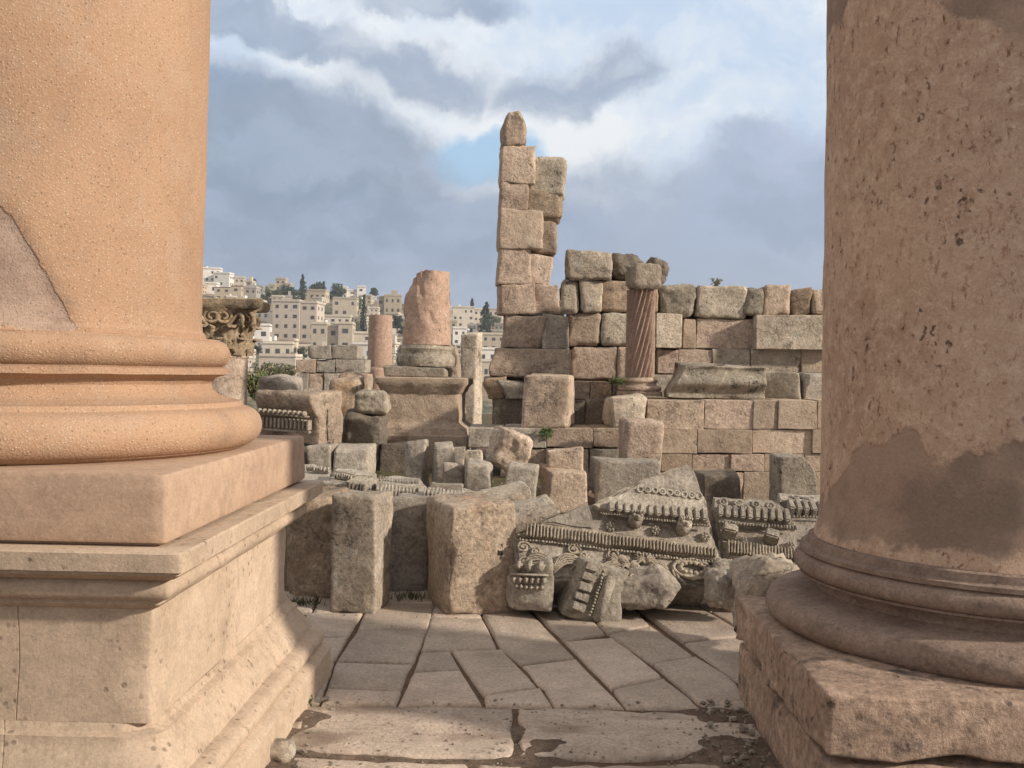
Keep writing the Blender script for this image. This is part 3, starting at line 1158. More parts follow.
def add_prism(bm, poly, y0, y1, jag=0.0, seed=0.0, bev=0.006):
    """Slab from an outline in the face; y0 outer, y1 inner."""
    ring = []
    n = len(poly)
    for i in range(n):
        a, b = V((*poly[i], 0)), V((*poly[(i + 1) % n], 0))
        m = max(1, int((b - a).length / 0.04)) if jag else 1
        for k in range(m):
            p = a.lerp(b, k / m)
            if jag and k:
                p = p + V((nz(p, 8, seed), nz(p, 8, seed + 7), 0)) * jag
            ring.append(p)
    b2 = bmesh.new()
    f = [b2.verts.new((p.x, y0, p.y)) for p in ring]
    k = [b2.verts.new((p.x, y1, p.y)) for p in ring]
    b2.faces.new(f)
    b2.faces.new(list(reversed(k)))
    m = len(ring)
    for i in range(m):
        b2.faces.new((f[i], k[i], k[(i + 1) % m], f[(i + 1) % m]))
    bmesh.ops.recalc_face_normals(b2, faces=b2.faces)
    if bev:
        es = [e for e in b2.edges if all(abs(v.co.y - y0) < 1e-6 for v in e.verts)]
        bmesh.ops.bevel(b2, geom=es, offset=bev, segments=2, affect='EDGES')
    vm = {v: bm.verts.new(v.co) for v in b2.verts}
    for q in b2.faces:
        bm.faces.new([vm[v] for v in q.verts])
    b2.free()


def along(face, a, b, n):
    """n evenly spaced places on the line from pixel a to pixel b, in face coordinates, with the line's turn and the spacing."""
    u0, u1 = V((*face.uv(*a), 0)), V((*face.uv(*b), 0))
    d = u1 - u0
    ang = -math.atan2(d.y, d.x)
    return [(u0 + d * ((i + 0.5) / n)) for i in range(n)], ang, d.length / n


def band_blocks(name, face, root, top, bot, n, y, depth, fill=0.72, mat=None, bev=0.3, front=1.0, skip=()):
    """A row of upright tongues or dentils between two lines given by their end points."""
    A, ang, w = along(face, top[0], top[1], n)
    B, _, _ = along(face, bot[0], bot[1], n)
    bm = bmesh.new()
    rnd = random.Random(n * 13 + int(top[0][0]))
    for i, (a, b) in enumerate(zip(A, B)):
        if i in skip:
            continue
        c = (a + b) / 2
        h = (a - b).length
        add_rbox(bm, (c.x, y + rnd.uniform(-.003, .003), c.y), (w * fill * rnd.uniform(.9, 1.05), depth, h * rnd.uniform(.92, 1.0)), ang + rnd.uniform(-.03, .03), bev, front)
    return link(name, mesh_bm(name, bm, True, 50), mat or M_CARV, root)


def band_beads(name, face, root, a, b, n, y, r, mat=None):
    A, ang, w = along(face, a, b, n)
    bm = bmesh.new()
    rnd = random.Random(n)
    for i, p in enumerate(A):
        k = 1.0 if i % 3 else 0.7
        add_ball(bm, (p.x, y, p.y), (w * 0.42 * k, r, r * rnd.uniform(.85, 1.1)), 7, 5)
    add_tube(bm, [(q.x, y + r * 0.6, q.y) for q in A], r * 0.55, 5)
    return link(name, mesh_bm(name, bm), mat or M_CARV, root)


def poly_uv(face, pts):
    return [face.uv(*p) for p in pts]


def plate(name, face, root, pts, y0, y1, mat=None, jag=0.0, bev=0.008):
    bm = bmesh.new()
    add_prism(bm, poly_uv(face, pts), y0, y1, jag, float(len(pts)) + pts[0][0], bev)
    return link(name, mesh_bm(name, bm, True, 30), mat or M_CARV, root)


def lion_mask(name, face, root, px, py, y, r, kind):
    c = face.uv(px, py)
    bm = bmesh.new()
    if kind == 'block':
        add_rbox(bm, (c[0], y, c[1]), (2 * r, 0.13, 1.7 * r), 0.12, 0.2)
        for k in range(5):
            add_rbox(bm, (c[0] + (k - 2) * r * 0.42, y - 0.06, c[1] + 0.72 * r - 0.1 * r * abs(k - 2)), (r * 0.3, 0.05, r * 0.45), 0.25 * (k - 2), 0.3)
        for k in (-1, 1):
            add_rbox(bm, (c[0] + k * r * 0.5, y - 0.066, c[1] + 0.12 * r), (r * 0.5, 0.03, r * 0.4), 0.3 * k, 0.3)
        add_rbox(bm, (c[0], y - 0.074, c[1] - 0.32 * r), (r * 0.75, 0.05, r * 0.55), 0, 0.3)
    else:
        add_ball(bm, (c[0], y, c[1]), (r * 0.4, 0.03, r * 0.4), 8, 6)
        for k in range(7):
            a = 2 * math.pi * k / 7
            add_ball(bm, (c[0] + math.cos(a) * r * .72, y + 0.005, c[1] + math.sin(a) * r * .72), (r * 0.36, 0.028, r * 0.36), 7, 5)
    return link(name, mesh_bm(name, bm), M_CARVL, root)


M_CARVL = stone_mat('pale_carved_stone', (0.52, 0.47, 0.395), (0.41, 0.365, 0.305), (0.24, 0.21, 0.18), stain=0.5, fine=60, cracks=0.2)
M_CARVT = stone_mat('tan_carved_stone', (0.5, 0.435, 0.35), (0.39, 0.335, 0.265), (0.19, 0.16, 0.13), stain=0.5, fine=60, cracks=0.2)


ERODE[0] = 0.006


def fragment_large():
    f = Face(P(516, 537, 6.62), P(713, 561, 6.72), P(692, 465, 7.15))
    r = thing('carved_cornice', 'biggest carved cornice fragment, triangular, with lion heads and acanthus scrolls', 'carved fragment', mtx=f.mtx())
    pl = lambda n, pts, a, b, m=M_CARV, j=0.006, bv=0.008: plate(n, f, r, pts, a, b, m, j, bv)
    # rough mass behind, seen as the sloping grey back above the mouldings
    pl('broken_back', [(513, 536), (545, 520), (592, 504), (640, 480), (689, 462), (696, 470), (722, 560), (712, 588), (640, 578), (520, 580)], 0.0, 0.42, M_GREY, 0.012, 0.02)
    pl('smooth_step', [(520, 534), (558, 518), (586, 505), (594, 530), (592, 533), (545, 527)], -0.055, 0.02, M_GREY, 0.008, 0.012)
    pl('upper_moulding', [(592, 508), (625, 495), (640, 490), (702, 500), (707, 526), (650, 519), (597, 513)], -0.06, 0.02)
    band_blocks('dentil_band', f, r, ((603, 507), (703, 514)), ((606, 517), (706, 527)), 13, -0.075, 0.06, 0.80, bev=0.22)
    band_beads('bead_band', f, r, (598, 517), (708, 530), 44, -0.062, 0.010)
    A, ang, w = along(f, (634, 493), (700, 501), 9)
    bm = bmesh.new()
    for i, p in enumerate(A):
        add_ring(bm, (p.x, -0.065, p.y), w * 0.40, 0.009)
        if i % 2:
            add_ball(bm, (p.x, -0.065, p.y), w * 0.18, 7, 5)
    add_tube(bm, [(p.x, -0.05, p.y) for p in A], w * 0.3, 6)
    link('ring_band', mesh_bm('ring_band', bm), M_CARV, r)
    for px, py, k, q in ((610, 528, 'rosette', .034), (633, 524, 'block', .046), (655, 532, 'rosette', .034), (681, 531, 'block', .046), (704, 538, 'rosette', .032)):
        lion_mask('lion_head' if k == 'block' else 'rosette', f, r, px, py, -0.06 if k == 'block' else -0.02, q, k)
    pl('tongue_shelf', [(516, 537), (541, 526), (590, 532), (640, 539), (692, 545), (716, 552), (714, 563), (646, 551), (583, 547)], -0.045, 0.02, M_CARVT)
    band_blocks('tongue_band', f, r, ((528, 528), (714, 552)), ((520, 538), (713, 561)), 56, -0.052, 0.045, 0.62, M_CARVT, 0.35)
    band_beads('lower_bead_band', f, r, (518, 540), (712, 564), 62, -0.03, 0.009)
    # acanthus scrolls and palmettes of the frieze
    bm = bmesh.new()
    rnd = random.Random(8)

    def leaf(cx, cy, a0, a1, n, R):
        u = f.uv(cx, cy)
        for i in range(n):
            a = rad(a0 + (a1 - a0) * i / max(1, n - 1))
            pts = []
            for k in range(9):
                t = k / 8
                bend = a + 0.9 * t * t * (1 if a > math.pi / 2 else -1)
                pts.append((u[0] + math.cos(bend) * R * t, -0.018 - 0.03 * math.sin(t * 3.0), u[1] + math.sin(bend) * R * t))
            add_tube(bm, pts, lambda t: 0.010 * (1 - 0.4 * t), 5)

    def scroll(cx, cy, R, turns=1.6, s=1):
        u = f.uv(cx, cy)
        pts = []
        for k in range(26):
            t = k / 25
            a = s * t * turns * 2 * math.pi
            q = R * (1 - 0.8 * t)
            pts.append((u[0] + math.cos(a) * q, -0.022, u[1] + math.sin(a) * q))
        add_tube(bm, pts, 0.009, 5)
        add_ball(bm, (u[0], -0.02, u[1]), R * 0.25, 7, 5)
    scroll(523, 548, 0.045)
    scroll(524, 562, 0.04, s=-1)
    scroll(536, 553, 0.04, s=-1)
    leaf(553, 575, 55, 125, 9, 0.215)
    scroll(573, 551, 0.045)
    scroll(583, 557, 0.035, s=-1)
    leaf(598, 580, 60, 120, 8, 0.20)
    for cx, cy, q, t_ in ((612, 556, .04, 1), (624, 562, .045, -1), (640, 557, .04, 1), (652, 564, .042, -1), (632, 571, .04, 1), (646, 574, .035, -1)):
        scroll(cx, cy, q, 1.3, t_)
        leaf(cx + 5, cy + 8, 20, 160, 7, 0.075)
    link('acanthus_frieze', mesh_bm('acanthus_frieze', bm), M_CARVT, r)
    bm = bmesh.new()
    u = f.uv(692, 570)
    for R, q in ((0.105, 0.014), (0.075, 0.012)):
        pts = [(u[0] + R * 1.25 * math.cos(2 * math.pi * i / 20), -0.02, u[1] + 0.62 * R * math.sin(2 * math.pi * i / 20)) for i in range(21)]
        add_tube(bm, pts, q, 6)
    for k in range(14):
        a = 2 * math.pi * k / 14
        add_ball(bm, (u[0] + 0.065 * 1.3 * math.cos(a), -0.03, u[1] + 0.035 * math.sin(a)), (0.017, 0.02, 0.014), 7, 5)
    for k in range(3):
        v = f.uv(672 + 3 * k, 566 + 6 * k)
        w_ = f.uv(676 + 5 * k, 580 + 3 * k)
        add_tube(bm, [(v[0], -0.01, v[1]), ((v[0] + w_[0]) / 2 - 0.01, -0.025, (v[1] + w_[1]) / 2), (w_[0], -0.01, w_[1])], 0.010, 5)
    link('wreath', mesh_bm('wreath', bm), M_CARVT, r)


fragment_large()


def fragment_medium():
    f = Face(P(714, 556, 6.80), P(800, 571, 6.72), P(715, 502, 7.10))
    r = thing('carved_cornice', 'grey cornice fragment with dentils and a plain square modillion, beside the triangular one', 'carved fragment', mtx=f.mtx())
    pl = lambda n, pts, a, b, m=M_CARV, j=0.006, bv=0.008: plate(n, f, r, pts, a, b, m, j, bv)
    pl('broken_back', [(713, 500), (770, 502), (786, 518), (800, 544), (812, 570), (800, 596), (738, 590), (722, 562)], 0.0, 0.40, M_GREY, 0.008, 0.02)
    pl('upper_moulding', [(713, 501), (771, 504), (784, 514), (795, 530), (745, 529), (718, 525), (712, 512)], -0.06, 0.02)
    band_blocks('dentil_band', f, r, ((714, 511), (784, 517)), ((716, 523), (792, 529)), 10, -0.075, 0.06, 0.82, bev=0.22)
    band_beads('bead_band', f, r, (717, 526), (796, 533), 26, -0.062, 0.012)
    bm = bmesh.new()
    for px, py in ((722, 507), (737, 508), (754, 509), (769, 511)):
        u = f.uv(px, py)
        add_ring(bm, (u[0], -0.063, u[1]), 0.026, 0.010)
        add_ball(bm, (u[0], -0.060, u[1]), 0.012, 7, 5)
    add_tube(bm, [(f.uv(720, 507)[0], -0.045, f.uv(720, 507)[1]), (f.uv(771, 511)[0], -0.045, f.uv(771, 511)[1])], 0.022, 6)
    link('ring_band', mesh_bm('ring_band', bm), M_CARV, r)
    for px, py, k, q in ((728, 536, 'plain', .05), (745, 543, 'rosette', .028), (770, 541, 'plain', .048), (790, 547, 'rosette', .03)):
        if k == 'plain':
            c = f.uv(px, py)
            bm = bmesh.new()
            add_rbox(bm, (c[0], -0.06, c[1]), (2 * q, 0.12, 1.4 * q), 0.12, 0.15)
            link('modillion', mesh_bm('modillion', bm, True, 40), M_CARV, r)
        else:
            lion_mask('rosette', f, r, px, py, -0.02, q, k)
    pl('tongue_shelf', [(722, 544), (760, 548), (799, 553), (801, 567), (760, 564), (726, 559)], -0.045, 0.02, M_CARVT)
    band_blocks('tongue_band', f, r, ((724, 545), (799, 554)), ((727, 558), (801, 566)), 24, -0.055, 0.05, 0.62, M_CARVT, 0.35)
    band_beads('lower_bead_band', f, r, (728, 562), (802, 571), 16, -0.032, 0.016, M_CARVT)


fragment_medium()


def fragment_small():
    f = Face(P(781, 518, 7.5), P(850, 524, 7.45), P(781, 500, 7.75))
    r = thing('carved_cornice', 'dentil cornice fragment lying under the tall wedge shaped stone, half hidden by the column', 'carved fragment', mtx=f.mtx())
    pl = lambda n, pts, a, b, m=M_CARV, j=0.006, bv=0.008: plate(n, f, r, pts, a, b, m, j, bv)
    pl('broken_back', [(776, 499), (860, 503), (862, 545), (792, 540), (784, 518)], 0.0, 0.45, M_GREY, 0.008, 0.02)
    pl('upper_moulding', [(777, 499), (860, 503), (860, 512), (779, 507)], -0.06, 0.02)
    band_blocks('dentil_band', f, r, ((784, 507), (860, 512)), ((788, 517), (860, 522)), 10, -0.05, 0.07, 0.8, bev=0.22)
    band_beads('bead_band', f, r, (788, 520), (860, 525), 22, -0.045, 0.012)
    bm = bmesh.new()
    for px, py in ((794, 504), (810, 505), (826, 506), (842, 507)):
        u = f.uv(px, py)
        add_ring(bm, (u[0], -0.063, u[1]), 0.026, 0.010)
    add_tube(bm, [(f.uv(792, 504)[0], -0.045, f.uv(792, 504)[1]), (f.uv(844, 507)[0], -0.045, f.uv(844, 507)[1])], 0.022, 6)
    link('ring_band', mesh_bm('ring_band', bm), M_CARV, r)


fragment_small()


def capital_scrap():
    p = P(531, 611, 6.45) + V((0, 0.12, 0))
    root = thing('carved_scrap', 'small pale block with a worn egg moulding, beside the socketed block', 'carved fragment', p)
    root.rotation_euler = (0, 0, rad(-8))

    def fn(q, H):
        k = q.z / (2 * H.z)
        q.x *= 0.86 + 0.22 * (1 - abs(k - 0.35))
        if q.z > 1.4 * H.z:
            q.x *= 0.9
        return q
    link('block_body', stone_mesh(0.25, 0.24, 0.33, r=0.014, amp=0.016, chip=0.05, res=0.025, seed=51, fn=fn, name='block_body'), M_CARVL, root)
    bm = bmesh.new()
    for i in range(6):
        add_rbox(bm, (-0.10 + 0.04 * i, -0.116, 0.20), (0.030, 0.03, 0.048), 0, 0.3)
        add_rbox(bm, (-0.085 + 0.034 * i, -0.114, 0.152), (0.026, 0.03, 0.03), 0, 0.3)
    add_rbox(bm, (0, -0.118, 0.233), (0.25, 0.03, 0.014), 0, 0.3)
    for i in range(3):
        add_rbox(bm, (-0.07 + 0.07 * i, -0.10, 0.285), (0.055, 0.05, 0.06 + 0.01 * i), 0.2 * i, 0.3)
    link('egg_moulding', mesh_bm('egg_moulding', bm), M_CARVL, root)


capital_scrap()


def modillion_scrap():
    p = P(587, 613, 6.4) + V((0, 0.16, 0))
    root = thing('carved_scrap', 'tilted block with a ladder like row of dentils running up its face', 'carved fragment', p)
    root.rotation_euler = (rad(-6), rad(19), rad(6))
    link('block_body', stone_mesh(0.36, 0.30, 0.355, r=0.015, amp=0.016, chip=0.06, res=0.03, seed=52, name='block_body'), M_CARVL, root, loc=(0.02, 0, -0.06))
    bm = bmesh.new()
    for i in range(5):
        add_rbox(bm, (-0.085, -0.158, 0.0 + 0.066 * i), (0.092, 0.07, 0.050), 0, 0.12)
    link('dentil_band', mesh_bm('dentil_band', bm, True, 40), M_CARV, root)
    bm = bmesh.new()
    add_rbox(bm, (0.06, -0.165, 0.10), (0.075, 0.05, 0.30), 0, 0.25)
    for i in range(15):
        add_ball(bm, (0.005, -0.165, -0.03 + 0.021 * i), (0.010, 0.014, 0.009), 7, 5)
    link('bead_band', mesh_bm('bead_band', bm), M_CARVL, root)


modillion_scrap()


def boulder(name, label, x0, y0, x1, y1, depth, mat, d=None, yaw=0, roll=0, seed=None, amp=0.05, fn=None, dz=0.0, r=0.5, **kw):
    w, h = (x1 - x0) / F * depth, (y1 - y0) / F * depth
    d = d or 0.75 * w
    p = P((x0 + x1) / 2, y1, depth) + V((0, d / 2, dz))
    o = link(name, stone_mesh(w, d, h, r=min(w, d, h) * r, amp=amp, freq=2.4 / max(w, 0.3), chip=0.08, jit=0.12 * min(w, h), res=min(w, h) / 14, seed=seed, fn=fn, name=name, **kw), mat, loc=p)
    o.rotation_euler = (0, rad(roll), rad(yaw))
    return tag(o, label, 'rock')


def lens(p, H):
    k = (p.z - H.z) / H.z
    p.x *= 1.06 - 0.42 * abs(k + 0.1) - 0.10 * k
    p.z += 0.10 * p.x
    return p


boulder('boulder', 'rounded grey boulder at the foot of the carved scrolls', 612, 569, 680, 609, 6.45, M_GREY, d=0.32, yaw=-12, seed=61, amp=0.016, fn=lens, r=0.18)
boulder('rock', 'small angular rock on the paving in front of the wreath carving', 704, 574, 741, 610, 6.4, M_GREY, seed=62, amp=0.02, yaw=30, roll=8, r=0.3)
boulder('flat_rock', 'flat slab of rock with a round hollow, wedged above the small angular rock', 714, 563, 758, 579, 6.55, M_CARVL, d=0.22, seed=63, amp=0.015, r=0.35)
boulder('pale_boulder', 'big pale boulder leaning against the far side of the low broken pedestal', 741, 570, 812, 640, 5.45, M_PALE, d=0.5, seed=64, amp=0.04, r=0.35)
boulder('pale_rock', 'pale rock lying under the grey modillion fragment', 742, 568, 786, 600, 6.3, M_PALE, d=0.25, seed=65, amp=0.03, r=0.4)


def leaf_scrap(label, p0, p1, p2, outline, rows, mat_b, th=0.5):
    f = Face(p0, p1, p2)
    r = thing('carved_cornice', label, 'carved fragment', mtx=f.mtx())
    plate('broken_back', f, r, outline, 0.0, th, mat_b, 0.015, 0.02)
    for row in rows:
        kind, a, b, c, d, n = row
        if kind == 'b':
            band_blocks('dentil_band', f, r, (a, b), (c, d), n, -0.02, 0.07, 0.66, M_CARVL, 0.25)
        elif kind == 'p':
            plate('fillet', f, r, [a, b, d, c], -0.05, 0.02, M_CARVL, 0.008)
        else:
            band_beads('bead_band', f, r, a, b, n, -0.03, 0.028, M_CARVL)


leaf_scrap('carved cornice piece lying flat behind the brown block, with a row of round eggs', P(304, 505, 7.3), P(342, 505, 7.3), P(318, 484, 8.0),
           [(300, 506), (318, 483), (350, 486), (346, 507)],
           [('p', (313, 489), (347, 490), (316, 486), (350, 487), 0), ('o', (308, 497), (344, 499), 0, 0, 6), ('p', (303, 504), (344, 505), (304, 501), (344, 502), 0)], M_CARV)
leaf_scrap('rough topped carved cornice piece behind the upright grey block, few deep dentils at its end', P(330, 492, 7.6), P(376, 496, 7.6), P(336, 470, 8.4),
           [(320, 492), (335, 468), (355, 468), (379, 476), (372, 498), (335, 499)],
           [('p', (334, 477), (374, 482), (336, 474), (376, 479), 0), ('b', (352, 481), (373, 484), (350, 489), (371, 492), 6), ('o', (334, 479), (352, 481), 0, 0, 8)], M_CARV)
leaf_scrap('carved cornice piece with two dark dentil rows, middle of the row behind the blocks', P(374, 496, 7.6), P(416, 500, 7.6), P(382, 478, 8.3),
           [(371, 496), (380, 477), (392, 475), (421, 478), (429, 488), (418, 506), (398, 505)],
           [('b', (379, 482), (419, 485), (378, 486), (418, 489), 15), ('p', (377, 487), (419, 490), (376, 489), (418, 492), 0), ('b', (376, 490), (416, 493), (375, 496), (415, 499), 11)], M_CARV)
leaf_scrap('carved cornice piece behind the socketed block, its end broken to pale stone', P(420, 502, 7.4), P(478, 507, 7.4), P(430, 486, 7.9),
           [(416, 506), (428, 487), (436, 484), (468, 488), (482, 493), (490, 509), (470, 512)],
           [('p', (430, 490), (462, 492), (431, 487), (463, 489), 0), ('b', (424, 493), (476, 497), (422, 500), (474, 504), 14)], M_CARV)
leaf_scrap('small rough carved lump next to the plinth slab, behind the egg moulded piece', P(302, 478, 8.2), P(332, 479, 8.2), P(306, 464, 8.7),
           [(296, 480), (302, 464), (316, 464), (333, 471), (332, 482)], [('o', (306, 471), (330, 474), 0, 0, 7)], M_CARV)
ERODE[0] = 0.0

# ------------------------------------------------------------------ loose blocks of the middle ground
def gz(x, y):
    return GH(x, y) - 0.04


def blkg(label, x0, y0, x1, y1, depth, t, mat, name='stone_block', **kw):
    p = P((x0 + x1) / 2, y1, depth)
    g = min(p.z, gz(p.x, p.y + t / 2))
    return block(name, label, 'stone block', x0, y0, x1, y1, depth, t, mat, sink=g, **kw)


blkg('long pale block sloping up behind the socketed block', 492, 484, 543, 515, 7.7, 0.34, M_PALE, pitch=14, roll=-12, yaw=12, jit=0.03)
blkg('shorter pale block lying against the long sloping one', 516, 497, 563, 520, 7.35, 0.3, M_PALE, pitch=16, roll=-8, yaw=8, jit=0.03)
boulder('leaning_rock', 'angular rock balanced on one corner above the small upright slabs', 481, 431, 521, 471, 9.6, M_WARM, d=0.32, roll=24, yaw=14, seed=70, amp=0.03, r=0.16)
blkg('tall narrow slab with a flared foot, standing alone before the stump pedestal', 405, 440, 426, 476, 9.9, 0.2, M_GREY, yaw=-4)
blkg('narrow upright slab beside the slab with the flared foot', 431, 444, 451, 477, 9.8, 0.22, M_GREY, yaw=7)
blkg('small square stone behind the narrow upright slabs', 448, 448, 463, 470, 10.2, 0.25, M_GREY)
blkg('small pale stone tucked under the balanced angular rock', 463, 450, 482, 472, 10.2, 0.25, M_PALE, yaw=-6)
blkg('short upright stone with a groove down its face', 443, 464, 464, 488, 9.2, 0.2, M_GREY, yaw=-3)
blkg('upright stone with a rounded shoulder beside the grooved short one', 465, 462, 491, 494, 9.1, 0.24, M_GREY, yaw=8, jit=0.04)
blkg('wide grey stone leaning beneath the balanced angular rock', 499, 466, 535, 494, 9.0, 0.25, M_GREY, yaw=4, roll=6)
blkg('warm block with a drilled edge, carrying a smaller block', 545, 470, 586, 499, 9.6, 0.4, M_WARM, yaw=10)
blkg('smaller block resting on top of the drilled warm block', 549, 449, 586, 470, 9.75, 0.34, M_WARM, yaw=-3)
blkg('wide dark grey slab standing against the terrace, beneath the upright pink block', 597, 463, 660, 500, 10.0, 0.3, M_GREY, yaw=-2)
blkg('upright pinkish block with rounded corners, standing before the terrace wall', 622, 421, 661, 466, 10.7, 0.4, M_PINK, yaw=3, r=0.04)
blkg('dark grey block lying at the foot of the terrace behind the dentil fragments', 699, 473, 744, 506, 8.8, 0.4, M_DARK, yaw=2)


def wedge(p, H):
    k = p.z / (2 * H.z)
    p.x = p.x * (1 - 0.25 * k) - 0.30 * H.x * max(0, k - 0.15)
    if p.x > 0:
        p.z *= 1 - 0.30 * min(1, p.x / H.x)
    return p


blkg('tall wedge shaped stone standing upright behind the dentil fragments', 778, 456, 823, 505, 8.6, 0.34, M_LICH, fn=wedge, yaw=6)
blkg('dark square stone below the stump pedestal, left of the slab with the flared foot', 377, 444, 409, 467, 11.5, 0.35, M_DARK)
blkg('long low moulded stone lying on the grass before the dentilled block', 308, 447, 332, 464, 10.6, 0.4, M_GREY)
blkg('second low moulded stone lying on the grass, ending by the dark square stone', 332, 447, 369, 464, 10.65, 0.4, M_GREY, yaw=-2)
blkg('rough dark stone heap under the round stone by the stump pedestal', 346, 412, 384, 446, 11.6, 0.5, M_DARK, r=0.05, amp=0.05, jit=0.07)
boulder('round_stone', 'round weathered stone lying on the rough dark stone by the stump pedestal', 355, 389, 387, 413, 11.7, M_LICH, d=0.34, seed=76, amp=0.02, r=0.2, dz=-0.02)
blkg('rough orange stone standing between the dentilled block and the round stone', 325, 377, 356, 420, 12.3, 0.5, M_RUST, r=0.06, amp=0.05, jit=0.06)
blkg('broken grey stones course sticking up behind the dentilled block', 258, 381, 297, 412, 14.5, 0.5, M_GREY, r=0.05, amp=0.04, jit=0.06)
blkg('buff stone lying beside the orange stone, with a smooth top', 333, 417, 352, 446, 11.8, 0.4, M_WARM)


def dentil_block():
    p = P(291, 446, 11.0)
    root = thing('dentilled_block', 'large cornice block with dentils on its shaded face and a pale sunlit end', 'carved fragment', p + V((0, 0.35, 0)))
    root.rotation_euler = (0, rad(1.5), rad(-22))

    def fn(q, H):
        k = q.z / (2 * H.z)
        if q.y < 0:
            q.y += 0.17 * (1 - sstep(0.35, 0.85, k))
        return q
    link('block_body', stone_mesh(0.72, 0.60, 0.60, r=0.02, amp=0.018, chip=0.06, seed=81, fn=fn, name='block_body', res=0.04), M_WARM, root)
    bm = bmesh.new()
    for i in range(13):
        add_rbox(bm, (-0.31 + 0.053 * i, -0.285, 0.245), (0.03, 0.08, 0.11), 0, 0.2)
    add_rbox(bm, (0, -0.275, 0.165), (0.68, 0.06, 0.03), 0, 0.3)
    link('dentil_band', mesh_bm('dentil_band', bm, True, 40), M_CARVT, root)
    bm = bmesh.new()
    for i in range(10):
        add_ball(bm, (-0.29 + 0.065 * i, -0.335, 0.365), (0.03, 0.04, 0.035), 7, 5)
    add_rbox(bm, (0, -0.315, 0.335), (0.68, 0.05, 0.02), 0, 0.3)
    link('egg_band', mesh_bm('egg_band', bm), M_CARVT, root)
    # stone it stands on
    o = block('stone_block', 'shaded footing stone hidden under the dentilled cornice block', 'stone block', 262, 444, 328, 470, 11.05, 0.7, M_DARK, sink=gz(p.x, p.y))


dentil_block()

# ------------------------------------------------------------------ terrace wall and step
def wall_thing(name, label, cat, px, py, depth):
    p = P(px, py, depth)
    return thing(name, label, cat, p)


def courses(parent, rows, depth, t, mats, seed, **kw):
    rnd = random.Random(seed)
    for (y0, y1, xs) in rows:
        for a, b in zip(xs, xs[1:]):
            if a is None or b is None:
                continue
            m = rnd.choice(mats)
            k = dict(amp=0.007, chip=0.035, jit=0.006, r=0.009)
            k.update(kw)
            part_block(parent, 'ashlar', a + 0.12, y0 + 0.12, b - 0.12, y1 - 0.12, depth + rnd.uniform(-0.02, 0.02), t, m, **k)


tw = wall_thing('terrace_wall', 'low ashlar terrace wall of pinkish courses below the spiral fluted column', 'wall', 720, 500, 11.4)
courses(tw, [(400, 429.4, [646, 704, 753, 778, 817, 850]), (429.5, 453.7, [610, 661, 697, 752, 812, 850]), (453.8, 471.8, [600, 661, 692, 730, 764, 804, 850]), (471.9, 505, [600, 650, 743, 815, 850])],
        11.4, 1.1, [M_PINK, M_DRESS, M_WARM, M_DRESS], 5, r=0.006, chip=0.02, jit=0.003, amp=0.005)
part_block(tw, 'ashlar', 609, 398, 645.5, 429, 11.3, 0.9, M_PALE, label='pale ashlar standing proud at the end of the wall', chip=0.05, r=0.02)
ts = wall_thing('terrace_step', 'stepped ashlar footing beneath the big cubic block and the tall pier', 'wall', 560, 470, 11.6)
courses(ts, [(428, 448, [468, 504, 546, 592, 622]), (448.5, 490, [500, 520, 546, 588, 622])], 11.3, 0.9, [M_WARM, M_GREY, M_WARM], 9)
courses(ts, [(400, 428, [562, 585, 610])], 12.15, 0.4, [M_DARK], 10)
courses(ts, [(381, 400, [568, 590, 612, 640])], 12.35, 0.4, [M_DARK, M_RUST], 11)
block('cubic_block', 'big cubic block with a small drilled hole, standing on the stepped footing', 'stone block', 527, 376, 574, 428, 11.35, 0.6, M_WARM, yaw=-9, r=0.035, amp=0.012, chip=0.06)

# upper wall
CORE = dict(r=0.01, amp=0.0, chip=0.0, jit=0.0, res=0.4)
uw = wall_thing('ruined_wall', 'long ruined ashlar wall behind the spiral column, its courses stained and broken', 'wall', 700, 400, 12.9)
courses(uw, [(318.5, 349, [683, 696, 754.5]), (349.5, 374, [657, 678, 712, 750, 801, 850]), (374.5, 402, [640, 690, 740, 780, 850])], 12.9, 0.7, [M_DRESS, M_PINK, M_PALE], 21)
courses(uw, [(313, 348.5, [655, 682.5])], 12.75, 0.8, [M_PALE], 23)
courses(uw, [(316, 349.5, [755, 850])], 12.7, 0.9, [M_PALE], 24, jit=0.02)
courses(uw, [(346.5, 380, [571, 617, 631])], 12.8, 0.8, [M_WARM, M_PINK], 25, r=0.03, chip=0.06)
courses(uw, [(313, 346, [567, 601.5]), (312, 346, [601.5, 631, 656])], 12.8, 0.8, [M_WARM, M_LICH], 26, r=0.045, amp=0.025, chip=0.07)
courses(uw, [(281, 312, [600, 631, 658])], 12.85, 0.7, [M_WARM, M_RUST], 27, r=0.03, amp=0.02)
part_block(uw, 'rubble_core', 660, 300, 850, 404, 13.12, 0.5, M_DARK, **CORE)
part_block(uw, 'rubble_core', 572, 318, 660, 404, 13.05, 0.5, M_DARK, **CORE)
part_block(uw, 'rubble_core', 572, 283, 600, 330, 13.02, 0.35, M_DARK, **CORE)
TOP = [('rounded lichen covered stone on the wall top, next to the spiral column', 661, 285.5, 696, 317, M_LICH, .08, .05),
       ('wide grey block on the wall top with a small plant behind it', 697.5, 286, 745, 317.5, M_LICH, .03, .02),
       ('narrow rough stone on the wall top, beside the wide grey block', 745.5, 287, 764, 315, M_LICH, .04, .03),
       ('square pale stone on the wall top, beyond the narrow rough one', 764.5, 287, 789.5, 315.5, M_WARM, .03, .02),
       ('square brown stone on the wall top near the pitted column', 790, 288, 813, 315.5, M_RUST, .03, .02),
       ('half hidden brown stone on the wall top touching the pitted column', 813, 289, 845, 315.5, M_RUST, .03, .02)]
